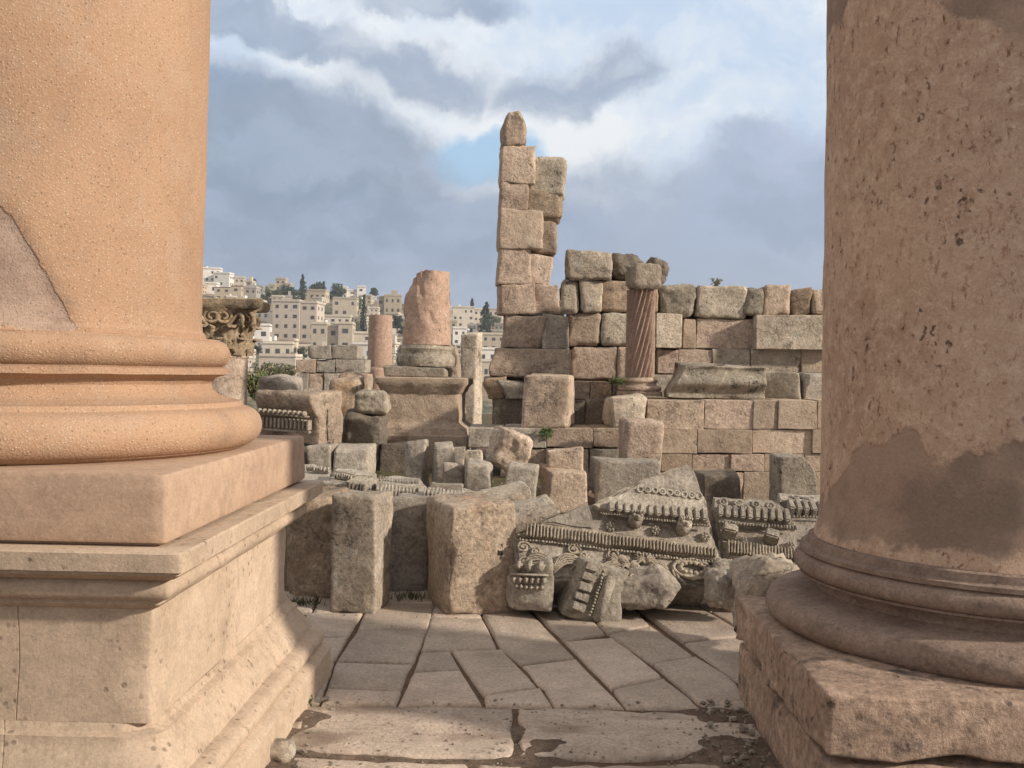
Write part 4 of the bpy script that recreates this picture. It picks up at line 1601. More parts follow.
for lab, a, b, c, d, m, r_, am in TOP:
    block('wall_top_stone', lab, 'stone block', a, b, c, d, 12.85, 0.55, m, r=r_, amp=am, chip=0.06, jit=0.03, group='loose stones along the wall top')
block('pocked_block', 'pale pocked block topmost of the stack between the tall pier and the spiral column', 'stone block', 564.5, 249.5, 613, 280.5, 12.7, 0.6, M_PALE, r=0.04, amp=0.02, chip=0.06, pock=0.03, res=0.035)
block('split_block', 'pale block split down its middle, under the pocked block', 'stone block', 560.5, 281, 580, 313, 12.75, 0.6, M_LICH, r=0.05, amp=0.02, chip=0.07, group='the two halves of a split block')
block('split_block', 'other half of the split pale block, beside the dark gap', 'stone block', 580, 280, 602, 313, 12.75, 0.6, M_PALE, r=0.05, amp=0.02, chip=0.07, group='the two halves of a split block')
boulder('dark_boulder', 'dark rounded boulder on the wall beside the pocked block', 613, 252, 645, 281, 12.9, M_DARK, d=0.5, seed=91, amp=0.04, r=0.4)
boulder('dark_rock', 'dark rock sloping down behind the top of the spiral column', 641, 256, 664, 284, 13.3, M_DARK, d=0.4, seed=92, amp=0.04, roll=18, r=0.4)
def trough(p, H):
    k = p.z / (2 * H.z)
    if p.x < 0:
        p.x += 0.16 * sstep(0.1, 1.0, k)
    p.y += 0.05 * math.sin(k * 9.0)
    return p


block('moulded_block', 'long moulded block with a sloping end, lying on the terrace ledge', 'stone block', 671, 367, 766, 399.5, 11.7, 0.6, M_CARV2 if 'M_CARV2' in globals() else M_LICH, r=0.02, amp=0.012, chip=0.05, fn=trough, yaw=-1.5, res=0.035)
block('ledge_block', 'grey block with a lit edge on the ledge, beside the long moulded block', 'stone block', 766, 373, 804, 401, 12.0, 0.5, M_LICH, yaw=-14, chip=0.06)
block('ledge_block', 'dark pitted block on the ledge, half hidden behind the pitted column', 'stone block', 805, 373, 842, 401, 12.0, 0.5, M_GREY, chip=0.06)


def spiral_column():
    cx, depth = 643.5, 11.9
    base = P(cx - 1.5, 396, depth)
    base.y += 0.25
    root = thing('spiral_column', 'short reddish column with spiral flutes, carrying a rough stone', 'column', base)
    k = (depth + 0.25) / F
    h0 = 0.22
    hs = (377 - 290) * k
    R = 15.2 * k
    prof = [(R * 1.50, 0.0), (R * 1.50, 0.05), (R * 1.30, 0.055)] + arc(R * 1.28, 0.085, 0.032, -80, 80, 6) + [(R * 1.15, 0.122), (R * 1.08, 0.15)] + arc(R * 1.08, 0.178, 0.022, -80, 80, 6) + [(R, 0.21), (R * 0.98, h0)]
    link('column_base', lathe(prof, 64, 0.004, 6, 3.0, name='column_base', sub=0.03), M_WARM, root)
    seg, rows, n = 154, 90, 18
    vs, fs = [], []
    for j in range(rows + 1):
        z = h0 + hs * j / rows
        for i in range(seg):
            a = 2 * math.pi * i / seg
            ph = n * (a - 1.45 * (z - h0) / 1.0)
            r = R * (1.0 - 0.02 * j / rows) - 0.046 * abs(math.sin(ph / 2)) ** 0.8 + 0.005 * fbm((math.cos(a), math.sin(a), z), 3, 2)
            vs.append((r * math.cos(a), r * math.sin(a), z))
    for j in range(rows):
        for i in range(seg):
            A, B = j * seg + i, j * seg + (i + 1) % seg
            fs.append((A, B, B + seg, A + seg))
    fs.append(tuple(range(rows * seg, (rows + 1) * seg)))
    link('fluted_shaft', mesh_from('fluted_shaft', vs, fs), M_SPIRAL, root)
    o = link('rough_stone', stone_mesh(0.40, 0.42, 0.29, r=0.06, amp=0.03, chip=0.07, name='rough_stone', seed=93), M_DARK2, loc=base + V((0.03, 0, h0 + hs + 0.002)))
    tag(o, 'rough grey brown stone sitting on top of the spiral fluted column', 'stone block')
    o.rotation_euler = (0, 0, 0.2)


spiral_column()


# ------------------------------------------------------------------ tall pier
def tall_pier():
    D = 12.6
    root = wall_thing('tall_pier', 'tall ragged pier of stacked ashlars rising high above the wall', 'ruined pier', 530, 400, D)
    T = [(500.6, 111, 526, 146, 0.42, M_WARM, 0.05), (500.5, 145, 534.5, 183, 0.55, M_WARM, 0.02), (527, 156, 564.5, 195, 0.5, M_LICH, 0.05), (499, 182, 527.5, 210, 0.55, M_PINK, 0.015),
         (526, 190, 560, 220, 0.5, M_RUST, 0.05), (497.5, 209, 542.5, 249, 0.6, M_DRESS, 0.02), (530, 220, 555.5, 253, 0.5, M_WARM, 0.03), (497, 246.5, 529.5, 283.5, 0.6, M_PINK, 0.02),
         (528.5, 253, 550.5, 284.5, 0.55, M_PINK, 0.02), (497.5, 283, 533.5, 313.5, 0.6, M_PINK, 0.02), (533, 284, 559.5, 313.5, 0.6, M_PINK, 0.02)]
    for i, (a, b, c, d, t, m, r) in enumerate(T):
        fn = None
        if i == 0:
            def fn(p, H):
                k = p.z / (2 * H.z)
                s = 1 - 0.42 * sstep(0.55, 1.0, k)
                p.x = (p.x + H.x * 0.1) * s - H.x * 0.1
                return p
        part_block(root, 'ashlar', a, b, c, d + 0.6, D + (0.06 if a > 520 else 0.0), t, m, r=r, amp=0.012 + r * 0.25, chip=0.06, jit=0.02, fn=fn, yaw=(4 if a < 520 else 0), res=0.04)
    part_block(root, 'rubble_core', 503, 150, 527, 330, D + 0.1, 0.35, M_WARM, **CORE)
    part_block(root, 'rubble_core', 503, 300, 562, 436, D + 0.1, 0.6, M_DARK, **CORE)
    part_block(root, 'ashlar', 501, 313.5, 541, 349.5, D - 0.02, 0.9, M_PINK, chip=0.05)
    part_block(root, 'ashlar', 541, 313.5, 569, 349.5, D, 0.9, M_GREY, chip=0.05, label='grey ashlar with a smooth worn face')

    def flare(p, H):
        k = p.z / (2 * H.z)
        f = 1 - sstep(0.25, 0.95, k)
        if p.x < 0:
            p.x -= 0.09 * f
        if p.y < 0:
            p.y -= 0.07 * f
        return p
    part_block(root, 'base_moulding', 496, 349.5, 572, 378, D - 0.02, 1.0, M_WARM, fn=flare, chip=0.05)

    def corbel(p, H):
        k = p.z / (2 * H.z)
        f = sstep(0.1, 0.8, k)
        if p.y < 0:
            p.y -= 0.08 * f
        if p.x < 0:
            p.x -= 0.09 * f
        return p
    part_block(root, 'corbel', 489, 378.3, 505, 399, D - 0.04, 0.7, M_RUST, fn=corbel)
    part_block(root, 'corbel', 505, 378.3, 528, 399, D - 0.05, 0.7, M_GREY, fn=corbel)
    part_block(root, 'pier_foot', 492, 398, 572, 436, D, 0.8, M_DARK)


tall_pier()


# ------------------------------------------------------------------ stump column on its pedestal
def stump_column():
    D = 12.2
    k = (D + 0.6) / F
    b = P(425, 446, D + 0.6)
    root = thing('stump_column', 'broken column stump with ragged top on a moulded square pedestal', 'column', b)
    root.rotation_euler = (0, 0, rad(-3))
    z = lambda py: (446 - py) * k
    h = 37.0 * k
    prof = [(h * 1.28, -0.5), (h * 1.28, z(433)), (h * 1.24, z(432)), (h * 1.2, z(426)), (h * 1.08, z(423)), (h * 1.02, z(421)), (h, z(420)), (h, z(393)), (h * 1.05, z(391)), (h * 1.1, z(386)), (h * 1.17, z(383)), (h * 1.18, z(378)), (h * 1.15, z(377))]
    link('pedestal', square_sweep(prof, amp=0.012, chip=0.06, seed=8.0, grooves=((0, 0.1),), name='pedestal', step=0.06), M_DRESS, root)
    link('plinth', stone_mesh(61 * k, 61 * k, z(366) - z(377), name='plinth', seed=101, chip=0.04), M_LICH, root, loc=(-0.09, 0, z(377)))
    R = 24.0 * k
    prof = [(R * 1.22, z(366)), (R * 1.27, z(362)), (R * 1.24, z(357)), (R * 1.12, z(354)), (R * 1.12, z(351)), (R * 1.16, z(349)), (R * 1.1, z(345.5))]
    link('worn_base', lathe(prof, 80, 0.018, 4, 21.0, name='worn_base', sub=0.03, deep=0.05), M_LICH, root)
    seg, rows = 110, 46
    z0, H = z(345), z(272) - z(345)
    vs, fs = [], []
    for j in range(rows + 1):
        t = j / rows
        for i in range(seg):
            a = 2 * math.pi * i / seg
            ca, sa = math.cos(a), math.sin(a)
            r = R * (1.0 - 0.09 * t)
            top = 1.0 - 0.10 * max(0, -ca) ** 2 + 0.02 * nz((ca * 2, sa * 2, 0), 2, 3)
            q = V((ca, sa, t * 2))
            r += 0.012 * fbm(q, 2.2, 6) - 0.05 * max(0, fbm(q, 1.7, 9) - 0.3)
            # broken shoulder on the shaded side of the crown
            r -= 0.17 * sstep(0.68, 1.0, t) * max(0, -ca * 0.85 - sa * 0.35) * (0.8 + 0.5 * nz(q, 4, 2))
            vs.append((r * ca, r * sa, z0 + H * t * top))
    for j in range(rows):
        for i in range(seg):
            A, B = j * seg + i, j * seg + (i + 1) % seg
            fs.append((A, B, B + seg, A + seg))
    c = len(vs)
    for f_ in (0.66, 0.33):
        for i in range(seg):
            v = vs[rows * seg + i]
            vs.append((v[0] * f_, v[1] * f_, v[2] + 0.03 * fbm((v[0] * f_, v[1] * f_, 0), 5, 4)))
    vs.append((0, 0, z0 + H * 0.98))
    for s0, s1 in ((rows * seg, c), (c, c + seg)):
        for i in range(seg):
            fs.append((s0 + i, s0 + (i + 1) % seg, s1 + (i + 1) % seg, s1 + i))
    for i in range(seg):
        fs.append((c + seg + i, c + seg + (i + 1) % seg, len(vs) - 1))
    link('shaft', mesh_from('shaft', vs, fs, True, 50), M_STUMP, root)


M_STUMP = stone_mat('orange_pink_drum_stone', (0.58, 0.41, 0.32), (0.48, 0.33, 0.255), (0.26, 0.21, 0.18), stain=0.45, pits=0.6, contrast=0.6, cracks=0.3)
stump_column()
block('upright_slab', 'tall pale upright slab beyond the column stump', 'stone block', 462, 333, 478, 420, 16.5, 0.35, M_PALE, yaw=-20, sink=0.2)
block('upright_slab', 'broken leaning slab against the back of the stump pedestal', 'stone block', 451, 345, 466, 385, 15.6, 0.3, M_WARM, roll=-8, sink=0.9, chip=0.1)


def drum_column():
    D = 22.0
    k = D / F
    b = P(379, 392, D)
    root = thing('drum_column', 'plain smooth pink column of two drums, beyond the stump', 'column', b)
    z = lambda py: (392 - py) * k
    R = 12.2 * k
    link('lower_drum', lathe([(R * 1.08, -0.6), (R * 1.06, z(368.5)), (R * 1.04, z(368))], 64, 0.008, 4, 2, name='lower_drum', sub=0.06), M_STUMP, root)
    link('upper_drum', lathe([(R * 1.02, z(367.6)), (R * 1.03, z(366.5)), (R * 0.95, z(317)), (R * 0.92, z(315.5))], 64, 0.006, 4, 5, name='upper_drum', sub=0.06), M_STUMP, root)
    root.rotation_euler = (0, rad(0.5), 0)


drum_column()

bw = wall_thing('back_wall', 'low broken wall of large grey ashlars beyond the rough orange stone', 'wall', 330, 392, 20)
courses(bw, [(345, 359, [307, 331, 358]), (359.3, 373, [296, 315.5, 335.5, 366]), (373.3, 400, [296, 308, 323, 345, 368])], 20, 0.7, [M_GREY, M_WARM, M_GREY], 33, chip=0.06)


# ------------------------------------------------------------------ corinthian capital on its stub
def corinthian():
    D = 13.5
    k = D / F
    b = P(221, 412, D)
    root = thing('corinthian_column', 'short column carrying a weathered acanthus capital, beside the buff column', 'column', b)
    z = lambda py: (412 - py) * k
    R = 25.0 * k
    link('shaft', lathe([(R * 1.02, -0.8), (R, z(358)), (R * 1.05, z(357.5)), (R * 1.05, z(356))], 72, 0.006, 4, 3, name='shaft', sub=0.05), M_PINK, root)
    z0, z1 = z(356), z(310)
    H = z1 - z0
    bell = [(R * 0.98, z0), (R * 0.99, z0 + 0.5 * H), (R * 1.12, z0 + 0.8 * H), (R * 1.35, z1)]
    bell_o = link('capital_bell', lathe(bell, 64, 0.01, 6, 4, name='capital_bell', sub=0.05), M_CAP, root)
    bm = bmesh.new()

    def acanthus(a, zb, h, w, out):
        n, m = 16, 8
        grid = []
        for j in range(n + 1):
            t = j / n
            row = []
            for i in range(m + 1):
                s = -1 + 2 * i / m
                wid = w * (0.72 + 0.45 * math.sin(t * 2.6)) * (1 - 2.2 * max(0, t - 0.72)) * (0.86 + 0.14 * math.cos(t * 26))
                ro = R * 1.02 + 0.055 + out * max(0, t - 0.35) ** 2 * 2.2 - 0.035 * s * s + 0.018 * math.cos(s * 9) + 0.012 * nz((s, t, a), 4, 2)
                zz = zb + h * (t if t < 0.8 else 0.8 + 0.6 * (t - 0.8) - 5.0 * (t - 0.8) ** 2)
                aa = a + s * wid / R
                row.append(bm.verts.new((ro * math.cos(aa), ro * math.sin(aa), zz)))
            grid.append(row)
        for j in range(n):
            for i in range(m):
                bm.faces.new((grid[j][i], grid[j][i + 1], grid[j + 1][i + 1], grid[j + 1][i]))
    for i in range(8):
        acanthus(2 * math.pi * i / 8, z0 + 0.01, 0.46 * H, 0.115, 0.10)
    for i in range(8):
        acanthus(2 * math.pi * (i + 0.5) / 8, z0 + 0.15 * H, 0.62 * H, 0.10, 0.15)
    link('acanthus_leaves', mesh_bm('acanthus_leaves', bm), M_CAP, bell_o)
    for q in range(4):
        bm = bmesh.new()
        for s in (-1, 1):
            a = math.pi / 4 + q * math.pi / 2
            pts = []
            for i in range(30):
                t = i / 29
                if t < 0.35:
                    u = t / 0.35
                    al, rr, zz = a + s * (0.62 - 0.45 * u), R * (1.1 + 0.30 * u), z0 + H * (0.50 + 0.40 * u)
                else:
                    u = (t - 0.35) / 0.65
                    w = u * 3.4 * math.pi
                    sp_ = 0.085 * (1 - 0.75 * u)
                    al, rr, zz = a + s * (0.17 - 0.05 * u), R * 1.40 + sp_ * math.sin(w) * 1.0, z0 + H * 0.90 - 0.085 + sp_ * math.cos(w)
                pts.append((rr * math.cos(al), rr * math.sin(al), zz))
            add_tube(bm, pts, lambda t: 0.034 - 0.012 * t, 6)
        link('volute', mesh_bm('volute', bm), M_CAP, bell_o)
    for q in range(4):
        bm = bmesh.new()
        for s in (-1, 1):
            a = q * math.pi / 2
            pts = []
            for i in range(22):
                u = i / 21
                w = u * 3.0 * math.pi
                sp_ = 0.10 * (1 - 0.7 * u)
                al = a + s * (0.17 + (sp_ * math.sin(w)) / R)
                pts.append((R * 1.22 * math.cos(al), R * 1.22 * math.sin(al), z0 + H * 0.83 + sp_ * math.cos(w)))
            add_tube(bm, pts, lambda t: 0.030 - 0.01 * t, 6)
        link('helix', mesh_bm('helix', bm), M_CAP, bell_o)
    # abacus with hollow sides
    vs, fs = [], []
    lay = [(0.94, z1), (0.97, z1 + 0.02), (1.0, z1 + 0.05), (1.02, z(301)), (0.98, z(300))]
    ring = []
    A = R * 1.72
    for q in range(4):
        for i in range(20):
            u = -1 + 2 * i / 20
            r_in = A * (0.80 + 0.20 * u * u)
            x, y = u * A * 0.97, -r_in
            for _ in range(q):
                x, y = -y, x
            ring.append((x, y))
    n = len(ring)
    for f_, zz in lay:
        for x, y in ring:
            j = 0.014 * fbm((x, y, zz), 5, 3)
            vs.append((x * f_ + j, y * f_ + j, zz + j))
    for l in range(len(lay) - 1):
        for i in range(n):
            fs.append((l * n + i, l * n + (i + 1) % n, (l + 1) * n + (i + 1) % n, (l + 1) * n + i))
    fs.append(tuple(range((len(lay) - 1) * n, len(lay) * n)))
    fs.append(tuple(reversed(range(n))))
    link('abacus', mesh_from('abacus', vs, fs, True, 40), M_CAP, root)
    root.rotation_euler = (0, 0, rad(8))


M_CAP = stone_mat('weathered_capital_stone', (0.52, 0.41, 0.29), (0.37, 0.28, 0.185), (0.13, 0.12, 0.10), stain=0.7, streak=(0.40, 0.25, 0.13), fine=50)
corinthian()


# ------------------------------------------------------------------ the town on the far hill
def hill_hit(px, py, y0=150, y1=520):
    r = ray(px, py)
    y = y0
    while y < y1:
        t = y / r.y
        p = CAM + r * t
        if p.z <= GH(p.x, p.y):
            return p
        y += 1.0
    y = y1 - 45
    return CAM + r * (y / r.y)


def box_into(bm, x0, x1, y0, y1, z0, z1):
    v = [bm.verts.new((x, y, z)) for x in (x0, x1) for y in (y0, y1) for z in (z0, z1)]
    for q in ((0, 1, 3, 2), (4, 6, 7, 5), (0, 4, 5, 1), (2, 3, 7, 6), (0, 2, 6, 4), (1, 5, 7, 3)):
        bm.faces.new([v[i] for i in q])


def house(label, x0, y0, x1, y1, color, floors=2, cols=3, yaw=0, name='house', red=False, extras='', group=None, detail=True, blocks=None):
    c = hill_hit((x0 + x1) / 2, y1)
    d = c.y
    w, h = (x1 - x0) / F * d, (y1 - y0) / F * d
    t = max(6.0, w * 0.75)
    rnd = random.Random(int(x0 * 31 + y0 * 7))
    root = thing(name, label, 'house', c + V((0, t / 2, 0)), group=group)
    root.rotation_euler = (0, 0, rad(yaw))
    m = M_HOUSE[color]
    bm = bmesh.new()
    segs = blocks or [(-0.5, 0.5, 1.0, 0.0)]
    for a, b, hh, off in segs:
        box_into(bm, a * w, b * w, -t / 2 + off, t / 2, -9, h * hh)
    link('wall', mesh_bm('wall', bm, False), m, root)
    bm = bmesh.new()
    for a, b, hh, off in segs:
        e = 0.18
        z = h * hh
        box_into(bm, a * w - e, b * w + e, -t / 2 + off - e, t / 2 + e, z + 0.005, z + 0.20)
    roof = link('roof', mesh_bm('roof', bm, False), M_RROOF if red else M_ROOF, root)
    if not red:
        bm = bmesh.new()
        for a, b, hh, off in segs:
            z = h * hh + 0.2
            X0, X1, Y0, Y1 = a * w, b * w, -t / 2 + off, t / 2
            for q in ((X0, X1, Y0, Y0 + .2), (X0, X1, Y1 - .2, Y1), (X0, X0 + .2, Y0 + .2, Y1 - .2), (X1 - .2, X1, Y0 + .2, Y1 - .2)):
                box_into(bm, *q, z, z + 0.6)
        link('parapet', mesh_bm('parapet', bm, False), m, roof)
    # windows on the front and on the sunny flank
    wins = []
    for si, (a, b, hh, off) in enumerate(segs):
        n = max(1, int(round(cols * (b - a))))
        for f in range(floors):
            zc = h * hh * (f + 0.52) / floors
            wh = min(1.35, h * hh / floors * 0.36)
            for i in range(n):
                if rnd.random() < 0.12:
                    continue
                xc = (a + (b - a) * (i + 0.5) / n) * w
                ww = min(1.5, (b - a) * w / n * 0.42) * rnd.uniform(0.7, 1.15)
                wins.append((xc - ww / 2, xc + ww / 2, -t / 2 + off - 0.04, -t / 2 + off + 0.2, zc - wh / 2, zc + wh / 2))
    a, b, hh, off = segs[-1]
    for f in range(floors):
        zc = h * hh * (f + 0.52) / floors
        wh = min(1.35, h * hh / floors * 0.36)
        for yy in (-t * 0.2, t * 0.2):
            wins.append((b * w - 0.2, b * w + 0.04, yy - 0.6, yy + 0.6, zc - wh / 2, zc + wh / 2))
    if detail:
        for q in wins:
            bm = bmesh.new()
            box_into(bm, *q)
            link('window', mesh_bm('window', bm, False), M_WIN, root)
    else:
        bm = bmesh.new()
        for q in wins:
            box_into(bm, *q)
        link('windows', mesh_bm('windows', bm, False), M_WIN, root)['kind'] = 'stuff'
    if 's' in extras:
        bm = bmesh.new()
        box_into(bm, w * 0.08, w * 0.34, -t * 0.1, t * 0.25, h + 0.25, h + 2.6)
        link('stair_tower', mesh_bm('stair_tower', bm, False), m, roof)
    if 't' in extras:
        bm = bmesh.new()
        bmesh.ops.create_cone(bm, cap_ends=True, segments=12, radius1=0.6, radius2=0.55, depth=1.2, matrix=Matrix.Translation((-w * 0.2, 0, h + 0.85)))
        link('water_tank', mesh_bm('water_tank', bm, True, 40), M_TANK, roof)
    if 'b' in extras:
        for f in range(1, floors):
            bm = bmesh.new()
            z = h * f / floors
            box_into(bm, w * 0.02, w * 0.40, -t / 2 - 1.2, -t / 2 - 0.005, z, z + 0.15)
            box_into(bm, w * 0.02, w * 0.40, -t / 2 - 1.2, -t / 2 - 1.08, z + 0.15, z + 0.95)
            link('balcony', mesh_bm('balcony', bm, False), m, root)
    return root


MAIN = [
    ('tall pinkish apartment block of four storeys in two joined halves', 273, 302, 317, 341, 'pink', 4, 5, -4, '', [(-.5, .12, 1.0, 0), (.13, .5, .97, .8)]),
    ('wide beige two storey house below the apartment block, with a recessed middle', 310, 324, 351, 352, 'beige', 2, 4, 3, 't', [(-.5, -.12, .97, 0), (-.119, .16, .90, 1.5), (.161, .5, 1.0, 0)]),
    ('low cream house with a long flat roof just above the bush', 259, 357, 296, 380, 'pink', 1, 4, -3, '', None),
    ('broad cream house stepped above the low one by the bush', 262, 341, 294, 359, 'cream', 1, 3, 4, 't', [(-.5, .42, .82, 0), (.421, .5, 1.0, 2.0)]),
    ('small white house with a pink flank just beyond the capital', 245, 326, 268, 342, 'white', 1, 2, 6, '', None),
    ('grey olive house with three windows below the white villa', 332, 299, 356, 317, 'beige', 2, 3, 3, '', None),
    ('bright white villa with a stepped roof on the skyline beside dark trees', 342, 287, 364, 299, 'white', 2, 3, 5, '', [(-.5, -.3, .9, 0), (-.299, .14, .68, .8), (.141, .5, 1.0, 0)]),
    ('tan two storey house on the skyline just left of the column stump', 376, 296, 400, 315, 'tan', 2, 4, 5, 's', [(-.5, -.2, .9, 1.0), (-.199, .5, 1.0, 0)]),
    ('low stone house with dark gaps behind the apartment block', 304, 291, 326, 302, 'tan', 1, 4, -3, '', None),
    ('beige house stepping up to a narrow top floor on the skyline', 268, 279, 290, 297, 'beige', 3, 4, 2, '', [(-.5, -.2, .62, 0), (-.199, .25, 1.0, 1.0), (.251, .5, .7, 0)]),
    ('white house with dark windows highest on the skyline by the buff column', 198, 269, 219, 283, 'white', 2, 4, 8, 't', None),
    ('long white house stepping down beside the highest one', 214, 274, 230, 287, 'white', 2, 3, -5, '', None),
    ('white walled little house in front of the highest white ones', 203, 284, 216, 294, 'white', 1, 2, 3, '', None),
    ('tan house with a dark red roof beneath the white skyline houses', 214, 286, 240, 301, 'tan', 2, 3, 4, '', [(-.5, .1, .9, 0), (.101, .5, 1.0, 0)]),
    ('grey house in shade beside the tan house with the dark roof', 233, 288, 256, 302, 'grey', 2, 4, 0, '', None),
    ('grey house with many openings above the capital', 249, 287, 262, 301, 'grey', 2, 3, 6, 't', None),
    ('pinkish house just under the skyline between the white houses and the beige heap', 229, 278, 243, 289, 'pink', 2, 3, 6, '', None),
    ('cream apartment block with rows of windows right of the column stump', 452, 308, 473, 328, 'cream', 3, 4, 4, 't', None),
    ('narrow cream house with a pink edge beside the dark cypress', 473, 310, 483, 328, 'cream', 3, 2, 4, '', None),
    ('cream house half hidden between the cypress and the tall pier', 489, 310, 503, 324, 'cream', 2, 3, -5, '', None),
    ('grey flat roofed house below the cypress', 481, 335, 505, 352, 'beige', 2, 3, 3, '', None),
    ('white walled shed below the grey flat roofed house', 478, 350, 497, 364, 'white', 1, 2, 4, '', None),
    ('small white house between the stump and the tall pale slab', 452, 329, 466, 346, 'white', 2, 2, 5, '', None),
    ('cream terrace house beneath the white shed near the tall pier', 474, 362, 498, 382, 'cream', 1, 3, 0, '', None),
    ('dark grey house in shade left of the pink apartment block', 256, 311, 274, 330, 'grey', 2, 3, 4, '', None),
    ('cream house right of the beige house, partly behind the drum column', 352, 334, 371, 352, 'cream', 2, 2, 4, '', None),
    ('pale grey house with a white side at the foot of the hill by the column', 352, 345, 372, 362, 'white', 1, 3, -4, '', None),
    ('low cream wall like house above the wide beige house', 322, 317, 350, 324, 'cream', 1, 4, 2, '', None),
    ('tan house right of the stump behind the pale slab', 444, 322, 456, 334, 'tan', 2, 2, 3, '', None),
]
for lab, a, b, c, d, colr, fl, cl, yw, ex, bl in MAIN:
    house(lab, a, b, c, d, colr, fl, cl, yw, red=('red roof' in lab), extras=ex, blocks=bl)

rnd = random.Random(77)
boxes = [(a, b, c, d) for _, a, b, c, d, *_ in MAIN]
cnt = 0
tries = 0
GL = {'cream': 'small cream flat roofed house among others on the far hillside', 'beige': 'small beige flat roofed house among others on the far hillside', 'tan': 'small tan flat roofed house among others on the far hillside',
      'grey': 'small grey flat roofed house among others on the far hillside', 'white': 'small white flat roofed house among others on the far hillside', 'pink': 'small pinkish flat roofed house among others on the far hillside'}
while cnt < 170 and tries < 9000:
    tries += 1
    px = rnd.uniform(196, 502) if rnd.random() < 0.8 else rnd.uniform(60, 196)
    rpy = lerp_table(RIDGE, px)
    py = rnd.uniform(rpy + 4, 392)
    k = (py - rpy) / 100
    w = rnd.uniform(7, 13) + 8 * k
    h = rnd.uniform(5, 8) + 5 * k
    bx = (px - w / 2, py - h, px + w / 2, py)
    ok = True
    for q in boxes:
        ox = min(bx[2], q[2]) - max(bx[0], q[0])
        oy = min(bx[3], q[3]) - max(bx[1], q[1])
        if ox > 3.5 and oy > 3.5:
            ok = False
            break
    if not ok:
        continue
    boxes.append(bx)
    colr = rnd.choice(['cream', 'cream', 'beige', 'beige', 'tan', 'grey', 'white', 'pink'])
    house(GL[colr], *bx, colr, 1 if h < 6.5 else 2, max(2, int(w / 4)), rnd.uniform(-12, 12), group='small %s houses on the far hillside' % colr, detail=False, extras=rnd.choice(['', '', 's', 't']))
    cnt += 1


def quad_leaves(bm, c, n, R, size, rnd, squash=(1, 1, 1)):
    for _ in range(n):
        while True:
            p = V((rnd.uniform(-1, 1), rnd.uniform(-1, 1), rnd.uniform(-1, 1)))
            if 0.25 < p.length < 1:
                break
        q = V(c) + V((p.x * R * squash[0], p.y * R * squash[1], p.z * R * squash[2]))
        a = V((rnd.gauss(0, 1), rnd.gauss(0, 1), rnd.gauss(0, 1))).normalized()
        b = a.orthogonal().normalized()
        s = size * rnd.uniform(0.6, 1.3)
        v = [bm.verts.new(q + a * s * i + b * s * 0.6 * j) for i, j in ((-1, -0.4), (0, -1), (1, 0.2), (0.1, 1))]
        bm.faces.new(v)


def tree(label, px, base_py, h_px, w_px, kind, mat, group=None):
    c = hill_hit(px, base_py)
    k = c.y / F
    h, w = h_px * k * 1.15, w_px * k * 1.2
    rnd = random.Random(int(px * 13 + base_py))
    root = thing('cypress_tree' if kind == 'c' else 'tree', label, 'tree', c, group=group)
    bm = bmesh.new()
    add_tube(bm, [(0, 0, -2), (0.1, 0, h * 0.2), (0, 0.1, h * 0.55)], lambda t: 0.045 * h * (1 - 0.7 * t) * (0.5 if kind == 'c' else 1), 7)
    if kind != 'c':
        for i in range(4):
            a = i * 1.7
            add_tube(bm, [(0, 0, h * 0.3), (math.cos(a) * w * .2, math.sin(a) * w * .2, h * 0.55), (math.cos(a) * w * .33, math.sin(a) * w * .33, h * 0.7)], lambda t: 0.02 * h * (1 - 0.7 * t), 5)
    link('trunk', mesh_bm('trunk', bm), M_BARK, root)
    bm = bmesh.new()
    if kind == 'c':
        for i in range(16):
            t = i / 15
            R = w / 2 * (0.55 + 0.6 * math.sin(math.pi * min(1, t * 0.9 + 0.12))) * (1 - 0.85 * t ** 2.2)
            quad_leaves(bm, (rnd.uniform(-.12, .12) * w, rnd.uniform(-.1, .1) * w, h * (0.08 + 0.9 * t)), 46, max(R, 0.25), 0.09 * w + 0.18, rnd, (1, 1, 1.2))
    else:
        for i in range(13):
            a = rnd.uniform(0, 6.28)
            q = rnd.uniform(0, 0.34) * w
            quad_leaves(bm, (math.cos(a) * q, math.sin(a) * q, h * rnd.uniform(0.22, 0.82)), 80, rnd.uniform(0.18, 0.30) * w, 0.05 * w + 0.12, rnd, (1, 1, 0.75))
    link('crown', mesh_bm('crown', bm, False), mat, root)


